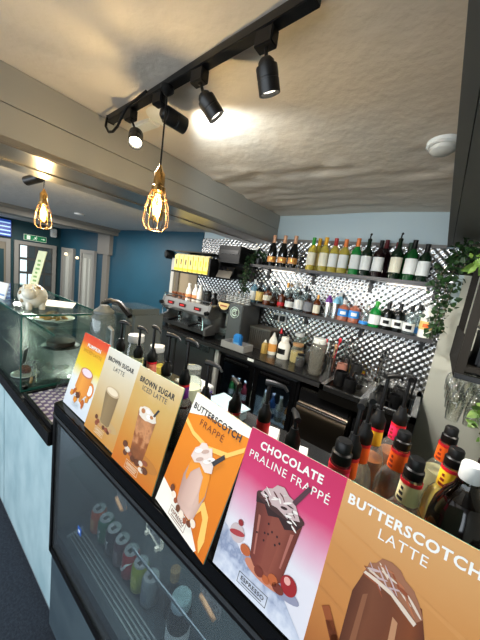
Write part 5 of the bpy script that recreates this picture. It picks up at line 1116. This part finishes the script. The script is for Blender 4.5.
def glass_proto(label, loc):
    t = thing('wine_glass', label, 'glass', loc, 0, 'wine glasses hanging in the rack')
    MB().lathe([(0, 0), (.026, -.001), (.026, -.004), (.008, -.008), (.004, -.02), (.004, -.075), (.010, -.085), (.024, -.105), (.0285, -.135), (.027, -.175), (.0235, -.205), (.0222, -.205), (.0255, -.175), (.027, -.135), (.0225, -.108), (.007, -.088), (0, -.087)], n=22).build('bowl', glassy('rack_glass', (252, 252, 250), .8, .04, .0, 1.6), t)
    return t
gp = None; rows = ['front', 'second', 'third', 'fourth', 'fifth', 'sixth', 'back']
ords = ['first', 'second', 'third', 'fourth', 'fifth', 'sixth']
for j in range(7):
    for i in range(4):
        loc = (RX0 + .036 + i * .062 + (j % 2) * .012, RY0 + .05 + j * .0835, 1.301)
        lb = 'upside down wine glass, %s from the left in the %s row of the rack' % (ords[i], rows[j])
        gp = glass_proto(lb, loc) if gp is None else (dup(gp, loc, lb) and gp)
for k, (x, lab) in enumerate([(.25, 'black storage box on the rack shelf nearest the ivy'), (.50, 'black storage box on the rack shelf further right')]):
    t = thing('storage_box', lab, 'box', (x, 1.60, 1.3505), 0, 'boxes on the rack'); MB().box(-.09, .09, -.12, .12, 0, .15, .008).build('body', BLACK, t); MB().box(-.095, .095, -.125, .125, .15, .165, .004).build('lid', M('dark_plastic'), t); MB().box(-.02, .02, -.122, -.1205, .05, .075).build('label', PAPER, t, False)
ivy('leafy_ivy', 'large dark ivy hanging beside the right ends of the bottle shelves', (.055, 2.16, 1.80), .055, .08,
    [[(0, 0, .08), (-.06, -.05, .07), (-.10, -.07, -.02), (-.11, -.08, -.10)], [(0, 0, .08), (-.03, -.08, .06), (-.06, -.10, -.08), (-.065, -.1, -.25), (-.075, -.09, -.43)], [(0, 0, .08), (0, -.09, .04), (-.03, -.11, -.1), (-.04, -.1, -.28), (-.05, -.1, -.40)], [(0, 0, .08), (-.05, -.02, .1), (-.09, -.03, 0), (-.085, -.04, -.20), (-.08, -.05, -.33)]], 150, LEAF[0], 21, .034)
tag(MB().box(-.01, .16, 2.10, 2.22, 1.79, 1.7995).box(.14, .16, 2.10, 2.22, 1.7995, 2.0005).build('plant_bracket', M('rack_black')), 'black hanging ledge carrying the dark ivy pot under the soffit', 'bracket')
ivy('yellow_green_plant', 'yellow green leafy plant on the rack side at the upper right edge', (.16, 1.52, 1.70), .05, .07,
    [[(0, 0, .07), (-.05, -.04, .10), (-.07, -.05, .04)], [(0, 0, .07), (.05, -.04, .12), (.09, -.05, .05)], [(0, 0, .07), (-.04, .02, .15), (-.05, .03, .18)]], 90, LEAF[1], 31, .042)
tag(MB().box(.131, .28, 1.47, 1.58, 1.685, 1.6995).build('rack_ledge', M('rack_black')), 'small black ledge fixed to the rack post under the yellow green plant', 'ledge')
ivy('spider_plant', 'small green plant trailing among the hanging wine glasses', (.42, 1.50, 1.3505), .045, .06,
    [[(0, 0, .06), (-.06, -.09, .06), (-.14, -.11, -.06), (-.18, -.10, -.16)], [(0, 0, .06), (-.04, -.10, .05), (-.17, -.13, -.12), (-.2, -.12, -.24)]], 14, LEAF[1], 41, .036)

# ================================================================== lift the scene so that the floor lies at z 0
for o in list(bpy.data.objects):
    if o.parent is None: o.location.z += LIFT
